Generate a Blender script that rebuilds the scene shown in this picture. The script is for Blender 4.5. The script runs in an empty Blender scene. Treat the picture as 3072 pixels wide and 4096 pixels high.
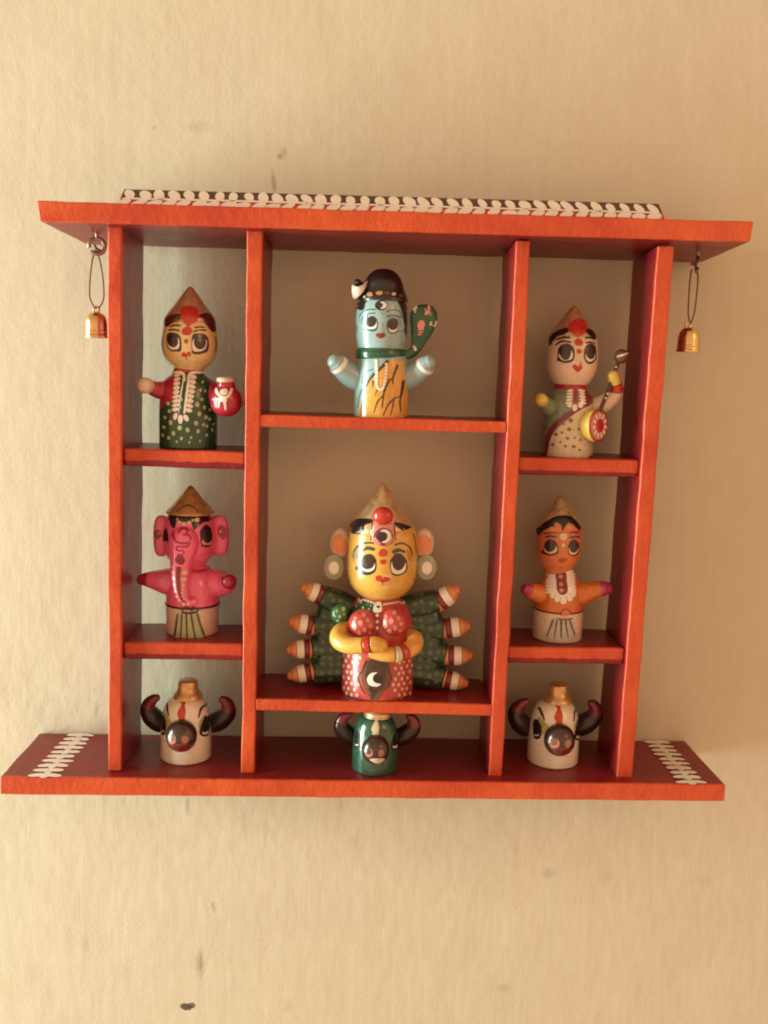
import bpy, bmesh, math, random
from mathutils import Vector, Matrix, noise
from mathutils.geometry import delaunay_2d_cdt
from mathutils.bvhtree import BVHTree

random.seed(7)
S = 0.00025                      # one working unit = a quarter of a millimetre
sc = bpy.context.scene
COL = sc.collection

# ------------------------------------------------------------------ camera, world, lamps, exposure
cam_d = bpy.data.cameras.new('camera')
cam = bpy.data.objects.new('camera', cam_d)
COL.objects.link(cam)
CAM = Vector((516.912, -2075.085, 918.659))
R_ = Vector((0.998884, -0.036359, 0.030145))
U_ = Vector((-0.024436, 0.148343, 0.988634))
F_ = Vector((0.040418, 0.988267, -0.147289))
m = Matrix.Identity(4)
for i in range(3):
    m[i][0], m[i][1], m[i][2], m[i][3] = R_[i], U_[i], -F_[i], CAM[i] * S
cam.matrix_world = m
cam_d.sensor_fit = 'VERTICAL'
cam_d.sensor_height = 36.0
cam_d.sensor_width = 27.0
cam_d.lens = 33.559
cam_d.clip_start = 0.01
cam_d.clip_end = 50
sc.camera = cam

world = bpy.data.worlds.new('World')
sc.world = world
world.use_nodes = True
bg = world.node_tree.nodes['Background']
bg.inputs['Color'].default_value = (1.0, 0.59, 0.34, 1)
# made-up ambient gradient: stronger at the horizon to brighten the recesses, weaker vertically
wn, wl = world.node_tree.nodes, world.node_tree.links
wtc = wn.new('ShaderNodeTexCoord')
wsep = wn.new('ShaderNodeSeparateXYZ')
wl.new(wtc.outputs['Generated'], wsep.inputs[0])
wab = wn.new('ShaderNodeMath')
wab.operation = 'ABSOLUTE'
wl.new(wsep.outputs['Z'], wab.inputs[0])
wmr = wn.new('ShaderNodeMapRange')
wmr.inputs['From Min'].default_value = 0.0
wmr.inputs['From Max'].default_value = 1.0
wmr.inputs['To Min'].default_value = 0.98
wmr.inputs['To Max'].default_value = 0.52
wl.new(wab.outputs[0], wmr.inputs['Value'])
wl.new(wmr.outputs[0], bg.inputs['Strength'])


def area(name, loc, target, sx, sy, power, color):
    d = bpy.data.lights.new(name, 'AREA')
    d.shape = 'RECTANGLE'
    d.size, d.size_y = sx * S, sy * S
    d.energy = power
    d.color = color
    o = bpy.data.objects.new(name, d)
    COL.objects.link(o)
    o.location = Vector(loc) * S
    v = (Vector(target) - Vector(loc)).normalized()
    o.rotation_euler = v.to_track_quat('-Z', 'Y').to_euler()
    return o


area('window_light', (-4700, -980, 100), (600, 200, 550), 1500, 3600, 41.0, (0.79, 0.96, 0.86))
area('lamp_light', (4600, -3600, 2600), (600, 100, 500), 1400, 1400, 1.6, (1.0, 0.55, 0.24))

sc.view_settings.view_transform = 'Standard'
sc.view_settings.look = 'None'
sc.view_settings.exposure = 0.1
sc.view_settings.gamma = 1.0
sc.view_settings.use_curve_mapping = False
sc.render.engine = 'CYCLES'
sc.cycles.max_bounces = 8
sc.cycles.filter_width = 2.0
sc.cycles.use_denoising = True


# ------------------------------------------------------------------ materials
def paint(name, col, rough=0.28, var=0.16, coat=0.45, scale=60, bump=0.10, metallic=0.0, col2=None, stretch=(1, 1, 1)):
    """hand-brushed enamel: uneven pigment, uneven gloss, slight brush relief"""
    mt = bpy.data.materials.new(name)
    mt.use_nodes = True
    nt = mt.node_tree
    N = nt.nodes
    L = nt.links
    b = N['Principled BSDF']
    tc = N.new('ShaderNodeTexCoord')
    mp = N.new('ShaderNodeMapping')
    mp.inputs['Scale'].default_value = stretch
    L.new(tc.outputs['Object'], mp.inputs['Vector'])
    n1 = N.new('ShaderNodeTexNoise')
    n1.inputs['Scale'].default_value = scale / 0.1 * 0.6
    n1.inputs['Detail'].default_value = 5
    n1.inputs['Roughness'].default_value = 0.65
    L.new(mp.outputs[0], n1.inputs['Vector'])
    cr = N.new('ShaderNodeValToRGB')
    c2 = col2 if col2 else tuple(min(1, c * (1 + var) + 0.01 * var) for c in col)
    c1 = tuple(c * (1 - var) for c in col)
    cr.color_ramp.elements[0].position = 0.30
    cr.color_ramp.elements[1].position = 0.72
    cr.color_ramp.elements[0].color = (*c1, 1)
    cr.color_ramp.elements[1].color = (*c2, 1)
    L.new(n1.outputs[0], cr.inputs[0])
    L.new(cr.outputs[0], b.inputs['Base Color'])
    rr = N.new('ShaderNodeMapRange')
    rr.inputs['To Min'].default_value = max(0.05, rough - 0.12)
    rr.inputs['To Max'].default_value = min(1, rough + 0.15)
    L.new(n1.outputs[0], rr.inputs['Value'])
    L.new(rr.outputs[0], b.inputs['Roughness'])
    b.inputs['Metallic'].default_value = metallic
    b.inputs['Coat Weight'].default_value = coat
    b.inputs['Coat Roughness'].default_value = 0.12
    if bump:
        n2 = N.new('ShaderNodeTexNoise')
        n2.inputs['Scale'].default_value = scale * 14
        n2.inputs['Detail'].default_value = 4
        L.new(mp.outputs[0], n2.inputs['Vector'])
        bp = N.new('ShaderNodeBump')
        bp.inputs['Strength'].default_value = bump
        bp.inputs['Distance'].default_value = 0.0006
        L.new(n2.outputs[0], bp.inputs['Height'])
        L.new(bp.outputs[0], b.inputs['Normal'])
        L.new(bp.outputs[0], b.inputs['Coat Normal'])
    return mt


def shelf_paint(name, yfront, zlow=None):
    """crimson boards whose front edges were gone over in vermilion; the second coat ends in a wavering line"""
    mt = bpy.data.materials.new(name)
    mt.use_nodes = True
    nt = mt.node_tree
    N, L = nt.nodes, nt.links
    b = N['Principled BSDF']
    tc = N.new('ShaderNodeTexCoord')
    sep = N.new('ShaderNodeSeparateXYZ')
    L.new(tc.outputs['Object'], sep.inputs[0])

    def noi(scale, detail=4, st=None, rough=0.6):
        n = N.new('ShaderNodeTexNoise')
        n.inputs['Scale'].default_value = scale
        n.inputs['Detail'].default_value = detail
        n.inputs['Roughness'].default_value = rough
        if st:
            mp = N.new('ShaderNodeMapping')
            mp.inputs['Scale'].default_value = st
            L.new(tc.outputs['Object'], mp.inputs[0])
            L.new(mp.outputs[0], n.inputs['Vector'])
        else:
            L.new(tc.outputs['Object'], n.inputs['Vector'])
        return n

    def math_(op, a, bb):
        n = N.new('ShaderNodeMath')
        n.operation = op
        for i, v in enumerate((a, bb)):
            if hasattr(v, 'is_linked'):
                L.new(v, n.inputs[i])
            else:
                n.inputs[i].default_value = v
        return n.outputs[0]

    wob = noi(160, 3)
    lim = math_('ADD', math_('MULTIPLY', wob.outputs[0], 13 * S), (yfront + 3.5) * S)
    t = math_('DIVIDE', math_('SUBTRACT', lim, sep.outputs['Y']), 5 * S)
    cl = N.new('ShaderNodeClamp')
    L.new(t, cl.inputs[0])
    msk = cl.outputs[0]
    if zlow is not None:  # dark lower band: shade of a chamfer put into the colour
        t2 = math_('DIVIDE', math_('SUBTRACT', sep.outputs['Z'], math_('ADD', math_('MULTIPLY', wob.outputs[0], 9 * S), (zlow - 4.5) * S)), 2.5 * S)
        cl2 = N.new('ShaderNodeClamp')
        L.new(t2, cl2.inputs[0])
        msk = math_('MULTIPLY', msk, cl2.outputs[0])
    # pigment variation
    v1 = noi(24, 6, None, 0.6)
    v2 = noi(80, 5, (0.8, 1.0, 0.6), 0.65)
    r1 = N.new('ShaderNodeValToRGB')
    e = r1.color_ramp.elements
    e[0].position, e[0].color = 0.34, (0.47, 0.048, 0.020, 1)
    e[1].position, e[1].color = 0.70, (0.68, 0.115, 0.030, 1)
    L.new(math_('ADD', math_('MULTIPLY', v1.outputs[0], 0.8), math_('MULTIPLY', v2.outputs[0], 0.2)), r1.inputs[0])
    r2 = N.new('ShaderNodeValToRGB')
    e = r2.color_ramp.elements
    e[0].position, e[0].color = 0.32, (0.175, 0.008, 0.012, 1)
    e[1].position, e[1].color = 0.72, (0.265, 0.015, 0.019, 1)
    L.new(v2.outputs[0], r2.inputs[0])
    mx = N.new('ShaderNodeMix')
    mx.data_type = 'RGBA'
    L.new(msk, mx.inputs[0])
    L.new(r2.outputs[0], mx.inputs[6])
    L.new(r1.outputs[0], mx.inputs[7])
    geo = N.new('ShaderNodeNewGeometry')
    pm = N.new('ShaderNodeMapRange')
    pm.inputs['From Min'].default_value = 0.53
    pm.inputs['From Max'].default_value = 0.60
    L.new(geo.outputs['Pointiness'], pm.inputs['Value'])
    wn_ = noi(130, 4, None, 0.7)
    wm = N.new('ShaderNodeMapRange')
    wm.inputs['From Min'].default_value = 0.54
    wm.inputs['From Max'].default_value = 0.66
    wm.inputs['To Max'].default_value = 0.75
    L.new(wn_.outputs[0], wm.inputs['Value'])
    wx = N.new('ShaderNodeMix')
    wx.data_type = 'RGBA'
    L.new(math_('MULTIPLY', pm.outputs[0], wm.outputs[0]), wx.inputs[0])
    L.new(mx.outputs[2], wx.inputs[6])
    wx.inputs[7].default_value = (0.72, 0.30, 0.17, 1)  # pale worn chips on edges, doubling as painted edge highlights
    L.new(wx.outputs[2], b.inputs['Base Color'])
    rr = N.new('ShaderNodeMapRange')
    rr.inputs['To Min'].default_value = 0.24
    rr.inputs['To Max'].default_value = 0.55
    L.new(v2.outputs[0], rr.inputs['Value'])
    L.new(rr.outputs[0], b.inputs['Roughness'])
    b.inputs['Coat Weight'].default_value = 0.14
    b.inputs['Coat Roughness'].default_value = 0.16
    b.inputs['Specular IOR Level'].default_value = 0.34
    n2 = noi(420, 5, (0.8, 1, 0.5), 0.6)
    n3 = noi(90, 3)
    bp = N.new('ShaderNodeBump')
    bp.inputs['Strength'].default_value = 0.5
    bp.inputs['Distance'].default_value = 0.0008
    L.new(math_('ADD', n2.outputs[0], math_('MULTIPLY', n3.outputs[0], 1.5)), bp.inputs['Height'])
    L.new(bp.outputs[0], b.inputs['Normal'])
    return mt


def wall_paint():
    mt = bpy.data.materials.new('distempered_plaster')
    mt.use_nodes = True
    nt = mt.node_tree
    N, L = nt.nodes, nt.links
    b = N['Principled BSDF']
    b.inputs['Roughness'].default_value = 0.72
    tc = N.new('ShaderNodeTexCoord')

    def noi(scale, detail, st, rough=0.6):
        mp = N.new('ShaderNodeMapping')
        mp.inputs['Scale'].default_value = st
        L.new(tc.outputs['Object'], mp.inputs[0])
        n = N.new('ShaderNodeTexNoise')
        n.inputs['Scale'].default_value = scale
        n.inputs['Detail'].default_value = detail
        n.inputs['Roughness'].default_value = rough
        L.new(mp.outputs[0], n.inputs['Vector'])
        return n

    def math_(op, a, bb):
        n = N.new('ShaderNodeMath')
        n.operation = op
        for i, v in enumerate((a, bb)):
            if hasattr(v, 'is_linked'):
                L.new(v, n.inputs[i])
            else:
                n.inputs[i].default_value = v
        return n.outputs[0]

    mott = noi(26, 7, (1, 1, 0.85), 0.68)
    brush = noi(230, 4, (1, 1, 0.06), 0.55)
    weave = noi(230, 3, (0.07, 1, 1), 0.5)
    ramp = N.new('ShaderNodeValToRGB')
    e = ramp.color_ramp.elements
    e[0].position, e[0].color = 0.28, (0.578, 0.522, 0.388, 1)
    e[1].position, e[1].color = 0.72, (0.658, 0.602, 0.458, 1)
    L.new(math_('ADD', math_('MULTIPLY', mott.outputs[0], 0.62),
                math_('MULTIPLY', math_('ADD', brush.outputs[0], math_('MULTIPLY', weave.outputs[0], 0.3)), 0.30)), ramp.inputs[0])
    col = ramp.outputs[0]
    # stains and chips in the paint: (x, z, half width, half height, strength, colour, tilt)
    dk = (0.055, 0.030, 0.022)
    gr = (0.30, 0.25, 0.19)
    marks = [(60, 1449, 4, 4, .55, gr, 0), (160, 1455, 24, 12, .28, gr, 0), (353, 1404, 8, 13, .5, gr, .35), (346, 1396, 6, 5, .3, dk, 0),
             (333, 1338, 5, 24, .6, (.16, .11, .08), -.12), (131, -749, 16, 9, 0.9, dk, .2), (146, -745, 10, 7, .8, dk, -.2), (167, -625, 9, 34, .6, gr, 0),
             (170, -628, 3, 22, .5, (.2, .16, .12), 0), (200, -462, 4, 9, .7, gr, 0), (203, -474, 3, 9, .5, gr, .2), (-126, -569, 8, 22, .30, gr, 0),
             (1069, -365, 14, 13, .45, gr, .4), (1221, -372, 10, 26, .26, gr, .15), (966, -691, 16, 12, .36, gr, 0), (569, -276, 6, 26, .28, gr, .1),
             (278, -229, 7, 34, .26, gr, -.1), (398, -746, 12, 18, .25, gr, 0), (44, -241, 7, 14, .25, gr, 0), (135, -190, 5, 22, .5, gr, 0),
             (190, -600, 3, 110, .22, gr, .28), (10, 690, 8, 14, .2, gr, 0), (-90, 60, 5, 18, .35, gr, 0), (520, -180, 9, 20, .2, gr, 0), (740, -300, 10, 26, .16, gr, 0),
             (330, -260, 8, 30, .18, gr, 0), (1480, -380, 26, 10, .12, gr, .3)]
    edge = noi(500, 3, (1, 1, 1))
    for (x, z, rx, rz, st, c, a) in marks:
        mp = N.new('ShaderNodeMapping')
        mp.vector_type = 'TEXTURE'
        mp.inputs['Location'].default_value = (x * S, 226 * S, z * S)
        mp.inputs['Rotation'].default_value = (0, a, 0)
        mp.inputs['Scale'].default_value = (rx * S * 1.25, 1, rz * S * 1.25)
        L.new(tc.outputs['Object'], mp.inputs[0])
        ln = N.new('ShaderNodeVectorMath')
        ln.operation = 'LENGTH'
        L.new(mp.outputs[0], ln.inputs[0])
        d = math_('ADD', ln.outputs['Value'], math_('MULTIPLY', edge.outputs[0], 0.9))
        mr = N.new('ShaderNodeMapRange')
        mr.interpolation_type = 'SMOOTHSTEP'
        mr.inputs['From Min'].default_value = 1.75 if c != dk else 1.45
        mr.inputs['From Max'].default_value = 0.75 if c != dk else 1.15
        mr.inputs['To Max'].default_value = st * 0.8 if c != dk else st
        L.new(d, mr.inputs['Value'])
        mx = N.new('ShaderNodeMix')
        mx.data_type = 'RGBA'
        L.new(mr.outputs[0], mx.inputs[0])
        L.new(col, mx.inputs[6])
        mx.inputs[7].default_value = (*c, 1)
        col = mx.outputs[2]
    L.new(col, b.inputs['Base Color'])
    lump = noi(30, 5, (1, 1, 0.72), 0.6)
    lump2 = noi(120, 6, (1, 1, 0.75), 0.66)
    h = math_('ADD', math_('MULTIPLY', lump.outputs[0], 0.85), math_('MULTIPLY', lump2.outputs[0], 0.36))
    h = math_('ADD', h, math_('MULTIPLY', brush.outputs[0], 0.035))
    h = math_('ADD', h, math_('MULTIPLY', weave.outputs[0], 0.025))
    grain = noi(900, 4, (1, 1, 0.8), 0.7)
    h = math_('ADD', h, math_('MULTIPLY', grain.outputs[0], 0.06))
    bp = N.new('ShaderNodeBump')
    bp.inputs['Strength'].default_value = 0.45
    bp.inputs['Distance'].default_value = 0.0016
    L.new(h, bp.inputs['Height'])
    L.new(bp.outputs[0], b.inputs['Normal'])
    return mt


M = {}
M['wall'] = wall_paint()
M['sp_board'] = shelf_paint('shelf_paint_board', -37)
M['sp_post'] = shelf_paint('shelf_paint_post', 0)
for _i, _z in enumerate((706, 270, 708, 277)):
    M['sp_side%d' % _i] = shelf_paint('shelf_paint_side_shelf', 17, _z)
M['red'] = paint('red_enamel', (0.52, 0.035, 0.022))
M['crimson'] = paint('crimson_enamel', (0.42, 0.020, 0.045))
M['maroon'] = paint('maroon_enamel', (0.20, 0.016, 0.022))
M['darkmaroon'] = paint('dark_maroon_enamel', (0.085, 0.012, 0.014))
M['black'] = paint('black_enamel', (0.018, 0.011, 0.010), rough=0.3)
M['brown'] = paint('dark_brown_paint', (0.060, 0.026, 0.016))
M['midbrown'] = paint('mid_brown_paint', (0.16, 0.065, 0.030))
M['white'] = paint('white_paint', (0.84, 0.79, 0.71), var=0.06)
M['cream'] = paint('cream_paint', (0.68, 0.56, 0.38), var=0.08)
M['dotgreen'] = paint('pale_green_paint', (0.44, 0.52, 0.32), var=0.1)
M['gold'] = paint('gold_paint', (0.70, 0.43, 0.18), rough=0.36, var=0.30, metallic=0.6)
M['palegold'] = paint('pale_gold_paint', (0.74, 0.53, 0.28), rough=0.36, var=0.28, metallic=0.55)
M['rosegold'] = paint('rose_gold_paint', (0.64, 0.36, 0.22), rough=0.38, var=0.28, metallic=0.5)
M['skincream'] = paint('pale_yellow_skin', (0.76, 0.57, 0.27), var=0.10)
M['skinpale'] = paint('ivory_skin', (0.76, 0.60, 0.46), var=0.08)
M['skinyellow'] = paint('yellow_skin', (0.70, 0.40, 0.075), var=0.12)
M['skinorange'] = paint('orange_skin', (0.64, 0.185, 0.060), var=0.12)
M['tunic'] = paint('orange_tunic', (0.62, 0.17, 0.030), var=0.14)
M['blue'] = paint('powder_blue_enamel', (0.30, 0.46, 0.48), var=0.10)
M['teal'] = paint('teal_line_paint', (0.035, 0.085, 0.085))
M['green'] = paint('bottle_green_enamel', (0.018, 0.075, 0.028), var=0.3, rough=0.25, coat=0.5)
M['midgreen'] = paint('leaf_green_enamel', (0.045, 0.19, 0.065), var=0.25, coat=0.5)
M['snake'] = paint('emerald_enamel', (0.014, 0.105, 0.050), var=0.35, rough=0.25, coat=0.5)
M['bullgreen'] = paint('sea_green_enamel', (0.022, 0.088, 0.055), var=0.25, rough=0.2, coat=0.7)
M['sage'] = paint('sage_paint', (0.21, 0.26, 0.17), var=0.2)
M['pleat'] = paint('pale_green_cloth_paint', (0.42, 0.46, 0.24), var=0.12)
M['greycloth'] = paint('pale_grey_cloth_paint', (0.46, 0.42, 0.34), var=0.1)
M['darkolive'] = paint('dark_olive_paint', (0.080, 0.066, 0.024), var=0.2)
M['darkscale'] = paint('dark_scale_paint', (0.006, 0.034, 0.020), var=0.2, coat=0.5)
M['muzzle'] = paint('blackened_brown_enamel', (0.040, 0.018, 0.014), var=0.35, coat=0.6)
M['horntip'] = paint('dark_crimson_horn_paint', (0.15, 0.012, 0.024), var=0.2)
M['nostril'] = paint('dusty_rose_nostril_paint', (0.42, 0.17, 0.12), var=0.15)
M['olive'] = paint('olive_paint', (0.21, 0.165, 0.060), var=0.2)
M['plum'] = paint('plum_paint', (0.21, 0.030, 0.060), var=0.2)
M['magenta'] = paint('magenta_enamel', (0.42, 0.040, 0.11), var=0.15, coat=0.5)
M['pink'] = paint('hot_pink_enamel', (0.86, 0.145, 0.29), var=0.12, rough=0.22, coat=0.7)
M['deeppink'] = paint('deep_pink_enamel', (0.34, 0.018, 0.045), var=0.2)
M['palepink'] = paint('pale_pink_enamel', (0.78, 0.30, 0.30), var=0.1)
M['pinkdots'] = paint('salmon_paint', (0.66, 0.24, 0.19), var=0.12)
M['beige'] = paint('beige_paint', (0.70, 0.55, 0.43), var=0.1)
M['yellow'] = paint('lemon_enamel', (0.68, 0.50, 0.10), var=0.1)
M['amber'] = paint('amber_enamel', (0.70, 0.36, 0.07), var=0.15)
M['orange'] = paint('orange_fingertip', (0.72, 0.27, 0.105), var=0.15, coat=0.5)
M['rust'] = paint('rust_paint', (0.42, 0.075, 0.020), var=0.2)
M['rose'] = paint('rose_red_enamel', (0.50, 0.060, 0.055), var=0.2, coat=0.4)
M['iris'] = paint('dark_iris_paint', (0.032, 0.014, 0.011), rough=0.25, coat=0.5)
M['greyring'] = paint('grey_green_ring_paint', (0.33, 0.34, 0.25), var=0.12)
M['limegreen'] = paint('lime_eye_paint', (0.36, 0.40, 0.12), var=0.2)
M['bullwhite'] = paint('off_white_enamel', (0.82, 0.77, 0.65), var=0.07, coat=0.4)
M['brass'] = paint('brass', (0.76, 0.54, 0.25), rough=0.24, var=0.12, metallic=1.0, coat=0, bump=0.03)
M['steel'] = paint('dull_screw_steel', (0.42, 0.34, 0.28), rough=0.34, var=0.2, metallic=0.9, coat=0, bump=0.03)
M['cord'] = paint('brown_cotton_cord', (0.19, 0.105, 0.065), rough=0.85, var=0.25, coat=0, bump=0.3, scale=200)


# ------------------------------------------------------------------ object helpers
def mesh_obj(name, verts, faces, mats, parent=None, midx=None, smooth=True):
    me = bpy.data.meshes.new(name)
    me.from_pydata([tuple(c * S for c in v) for v in verts], [], faces)
    for mt in mats:
        me.materials.append(M[mt] if isinstance(mt, str) else mt)
    if midx:
        me.polygons.foreach_set('material_index', midx)
    if smooth:
        me.polygons.foreach_set('use_smooth', [True] * len(me.polygons))
    me.update()
    o = bpy.data.objects.new(name, me)
    COL.objects.link(o)
    if parent:
        o.parent = parent
    return o


def thing(name, loc, label, cat, group=None, kind=None):
    o = bpy.data.objects.new(name, None)
    o.empty_display_size = 0.01
    COL.objects.link(o)
    o.location = Vector(loc) * S
    o['label'] = label
    o['category'] = cat
    if group:
        o['group'] = group
    if kind:
        o['kind'] = kind
    return o


def cr(pts, n, closed=False):
    """Catmull-Rom through tuples of any length"""
    k = len(pts)
    out = []
    segs = k if closed else k - 1
    for i in range(segs):
        if closed:
            p0, p1, p2, p3 = pts[i - 1], pts[i], pts[(i + 1) % k], pts[(i + 2) % k]
        else:
            p0, p1, p2, p3 = pts[max(i - 1, 0)], pts[i], pts[i + 1], pts[min(i + 2, k - 1)]
        for j in range(n):
            t = j / n
            t2, t3 = t * t, t * t * t
            out.append(tuple(0.5 * (2 * b + (c - a) * t + (2 * a - 5 * b + 4 * c - d) * t2 + (3 * b - a - 3 * c + d) * t3)
                             for a, b, c, d in zip(p0, p1, p2, p3)))
    if not closed:
        out.append(tuple(pts[-1]))
    return out


# ---- sheets: pattern coordinates of each figure -> the figure's own millimetre space
TAB = {
    'green': (832.0, 1107.5, 100.0, 0.1807, -0.0000, 0.0055, -0.1800, 156.6, 915.7, -0.166, -0.001),
    'blue': (815.0, 1090.0, 70.0, 0.1803, 0.0053, 0.0056, -0.1775, 587.3, 975.6, 0.033, 0.027),
    'white': (640.0, 1107.5, 105.0, 0.1868, 0.0108, 0.0056, -0.1835, 1014.4, 907.9, 0.228, -0.005),
    'pink': (895.0, 1062.5, 120.0, 0.1881, 0.0001, 0.0043, -0.1931, 165.0, 464.1, -0.160, -0.207),
    'durga': (790.0, 872.5, 89.8, 0.3152, 0.0094, 0.0068, -0.3227, 595.3, 404.6, 0.036, -0.237),
    'orange': (642.0, 1106.0, 106.4, 0.1926, 0.0112, 0.0043, -0.1949, 1017.5, 465.9, 0.229, -0.208),
    'bullL': (745.0, 832.5, 94.9, 0.1766, -0.0001, 0.0029, -0.1860, 153.6, 80.9, -0.167, -0.386),
    'bullC': (790.0, 730.0, 38.0, 0.1752, 0.0053, 0.0027, -0.1837, 597.8, 55.8, 0.038, -0.408),
    'bellL': (790.0, 1565.0, 90.0, 0.1972, -0.0028, 0.0063, -0.1959, -41.6, 1004.8, -0.258, 0.040),
    'bellR': (740.0, 1535.0, 90.0, 0.1971, 0.0150, 0.0062, -0.1913, 1282.3, 1012.0, 0.354, 0.043),
}
BASE = {'green': (156.5, 732.5), 'blue': (592, 815.5), 'white': (1024, 737.5), 'pink': (165, 298.5), 'durga': (602, 173.5),
        'orange': (1027, 304.5), 'bullL': (153.6, 0.5), 'bullC': (600, 1.2)}


class Sheet:
    def __init__(s, key, base=None):
        s.t = TAB[key]
        s.y = s.t[2]
        s.x0, s.z0 = base if base else BASE[key]
        s.k = s.t[3]
        s.sx, s.sz = s.t[9], s.t[10]

    def P(s, cx, cy, y=0.0):
        a = s.t
        X = a[7] + a[3] * (cx - a[0]) + a[4] * (cy - a[1])
        Z = a[8] + a[5] * (cx - a[0]) + a[6] * (cy - a[1])
        return X - s.x0 + s.sx * y, Z - s.z0 + s.sz * y

    def on(s, surf, cx, cy, lift):
        """the point of a turned surface that carries this point of the painted pattern"""
        x, z = s.P(cx, cy)
        y = surf.y0
        d = 0.0
        for _ in range(7):
            yy = surf.y0 - d
            xx, zz = x + s.sx * yy, z + s.sz * yy
            r = max(surf.r(zz), 0.5)
            d = math.sqrt(max(r * r - (xx - surf.x0) ** 2, 0.0))
        q = max(-0.999, min(0.999, (xx - surf.x0) / r))
        th = math.asin(q)
        return (surf.x0 + (r + lift) * math.sin(th), surf.y0 - (r + lift) * math.cos(th), zz)


class Turned:
    def __init__(s, x0, y0, pts):            # pts: dense (r, z) from bottom to top
        s.x0, s.y0, s.p = x0, y0, pts

    def r(s, z):
        p = s.p
        if z <= p[0][1]:
            return p[0][0]
        if z >= p[-1][1]:
            return p[-1][0]
        lo, hi = 0, len(p) - 1
        while hi - lo > 1:
            mid = (lo + hi) // 2
            if p[mid][1] <= z:
                lo = mid
            else:
                hi = mid
        a, b = p[lo], p[hi]
        t = (z - a[1]) / max(b[1] - a[1], 1e-6)
        return a[0] + (b[0] - a[0]) * t


def lathe(name, parent, sh, ax, prof, mat, y0=0.0, foot=False, seg=72, n=8, bands=None, axy=None):
    """turn a profile of (half width, height) pattern points, listed top to bottom, about the axis ax"""
    cym = axy if axy is not None else sum(p[1] for p in prof) / len(prof)
    x0 = sh.P(ax, cym, y0)[0]
    pts = [(max(hw, 0) * sh.k, sh.P(ax, cy, y0)[1]) for hw, cy in prof]
    pts.reverse()
    if foot:
        pts[0] = (pts[0][0], 0.0)
    d = [(max(r, 0.0), z) for r, z in cr(pts, n)]
    for i in range(1, len(d)):
        if d[i][1] <= d[i - 1][1]:
            d[i] = (d[i][0], d[i - 1][1] + 1e-3)
    surf = Turned(x0, y0, d)
    verts, faces, mi = [], [], []
    full = d
    if foot:
        full = [(d[0][0] - 2.2, 0.0), (d[0][0] - 0.7, 0.35), (d[0][0], 2.0)] + [q for q in d if q[1] > 2.2]
    mats = [mat]
    if bands:
        mats = [b[1] for b in bands]
    for (r, z) in full:
        for j in range(seg):
            a = 2 * math.pi * j / seg
            verts.append((x0 + r * math.sin(a), y0 - r * math.cos(a), z))
    for i in range(len(full) - 1):
        zm = (full[i][1] + full[i + 1][1]) / 2
        k = 0
        if bands:
            for q, b in enumerate(bands):
                if zm >= b[0]:
                    k = q
                    break
            else:
                k = len(bands) - 1
        for j in range(seg):
            faces.append((i * seg + j, i * seg + (j + 1) % seg, (i + 1) * seg + (j + 1) % seg, (i + 1) * seg + j))
            mi.append(k)
    faces.append(tuple(range(seg - 1, -1, -1)))
    mi.append(len(mats) - 1)
    nb = (len(full) - 1) * seg
    faces.append(tuple(nb + j for j in range(seg)))
    mi.append(0)
    o = mesh_obj(name, verts, faces, mats, parent, mi)
    return o, surf


# ---- painted shapes
def ell(cx, cy, rx, ry, rot=0, n=None):
    n = n or (10 if max(rx, ry) < 26 else 20)
    a = math.radians(rot)
    j = random.uniform(0, 6.28)
    return [(cx + rx * w * math.cos(t) * math.cos(a) - ry * w * math.sin(t) * math.sin(a),
             cy + rx * w * math.cos(t) * math.sin(a) + ry * w * math.sin(t) * math.cos(a))
            for t in [2 * math.pi * i / n for i in range(n)]
            for w in [1 + 0.05 * math.sin(2 * t + j) + 0.03 * math.sin(3 * t + 2 * j)]]


def poly(pts, smooth=5):
    return cr(pts, smooth, True) if smooth else list(pts)


def stroke(pts, w0, w1=None, wm=None, n=6):
    """a brush stroke: swelling and tapering ribbon"""
    w1 = w0 if w1 is None else w1
    c = cr([(p[0], p[1]) for p in pts], n)
    L, R = [], []
    k = len(c) - 1
    for i, p in enumerate(c):
        a, b = c[max(i - 1, 0)], c[min(i + 1, k)]
        dx, dy = b[0] - a[0], b[1] - a[1]
        l = math.hypot(dx, dy) or 1
        t = i / k
        w = (w0 + (w1 - w0) * t) if wm is None else ((w0 + (wm - w0) * t * 2) if t < .5 else (wm + (w1 - wm) * (t - .5) * 2))
        w = w / 2 * (1 + 0.10 * math.sin(i * 1.7 + p[0]))
        e = min(t, 1 - t) * k
        if e < 1:
            w *= 0.55 + 0.45 * e
        L.append((p[0] - dy / l * w, p[1] + dx / l * w))
        R.append((p[0] + dy / l * w, p[1] - dx / l * w))
    return L + R[::-1]


def tri(outline, step):
    xs = [p[0] for p in outline]
    ys = [p[1] for p in outline]
    pts = [Vector((p[0], -p[1])) for p in outline]
    k = len(pts)
    edges = [(i, (i + 1) % k) for i in range(k)]
    # interior grid points keep big patches on the curve
    if max(xs) - min(xs) > step * 1.3 or max(ys) - min(ys) > step * 1.3:
        y = min(ys) + step / 2
        while y < max(ys):
            x = min(xs) + step / 2
            while x < max(xs):
                pts.append(Vector((x + random.uniform(-1, 1), -y)))
                x += step
            y += step
    r = delaunay_2d_cdt(pts, edges, [], 1, 1e-4)
    return [(v[0], -v[1]) for v in r[0]], [list(f) for f in r[2]]


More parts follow.
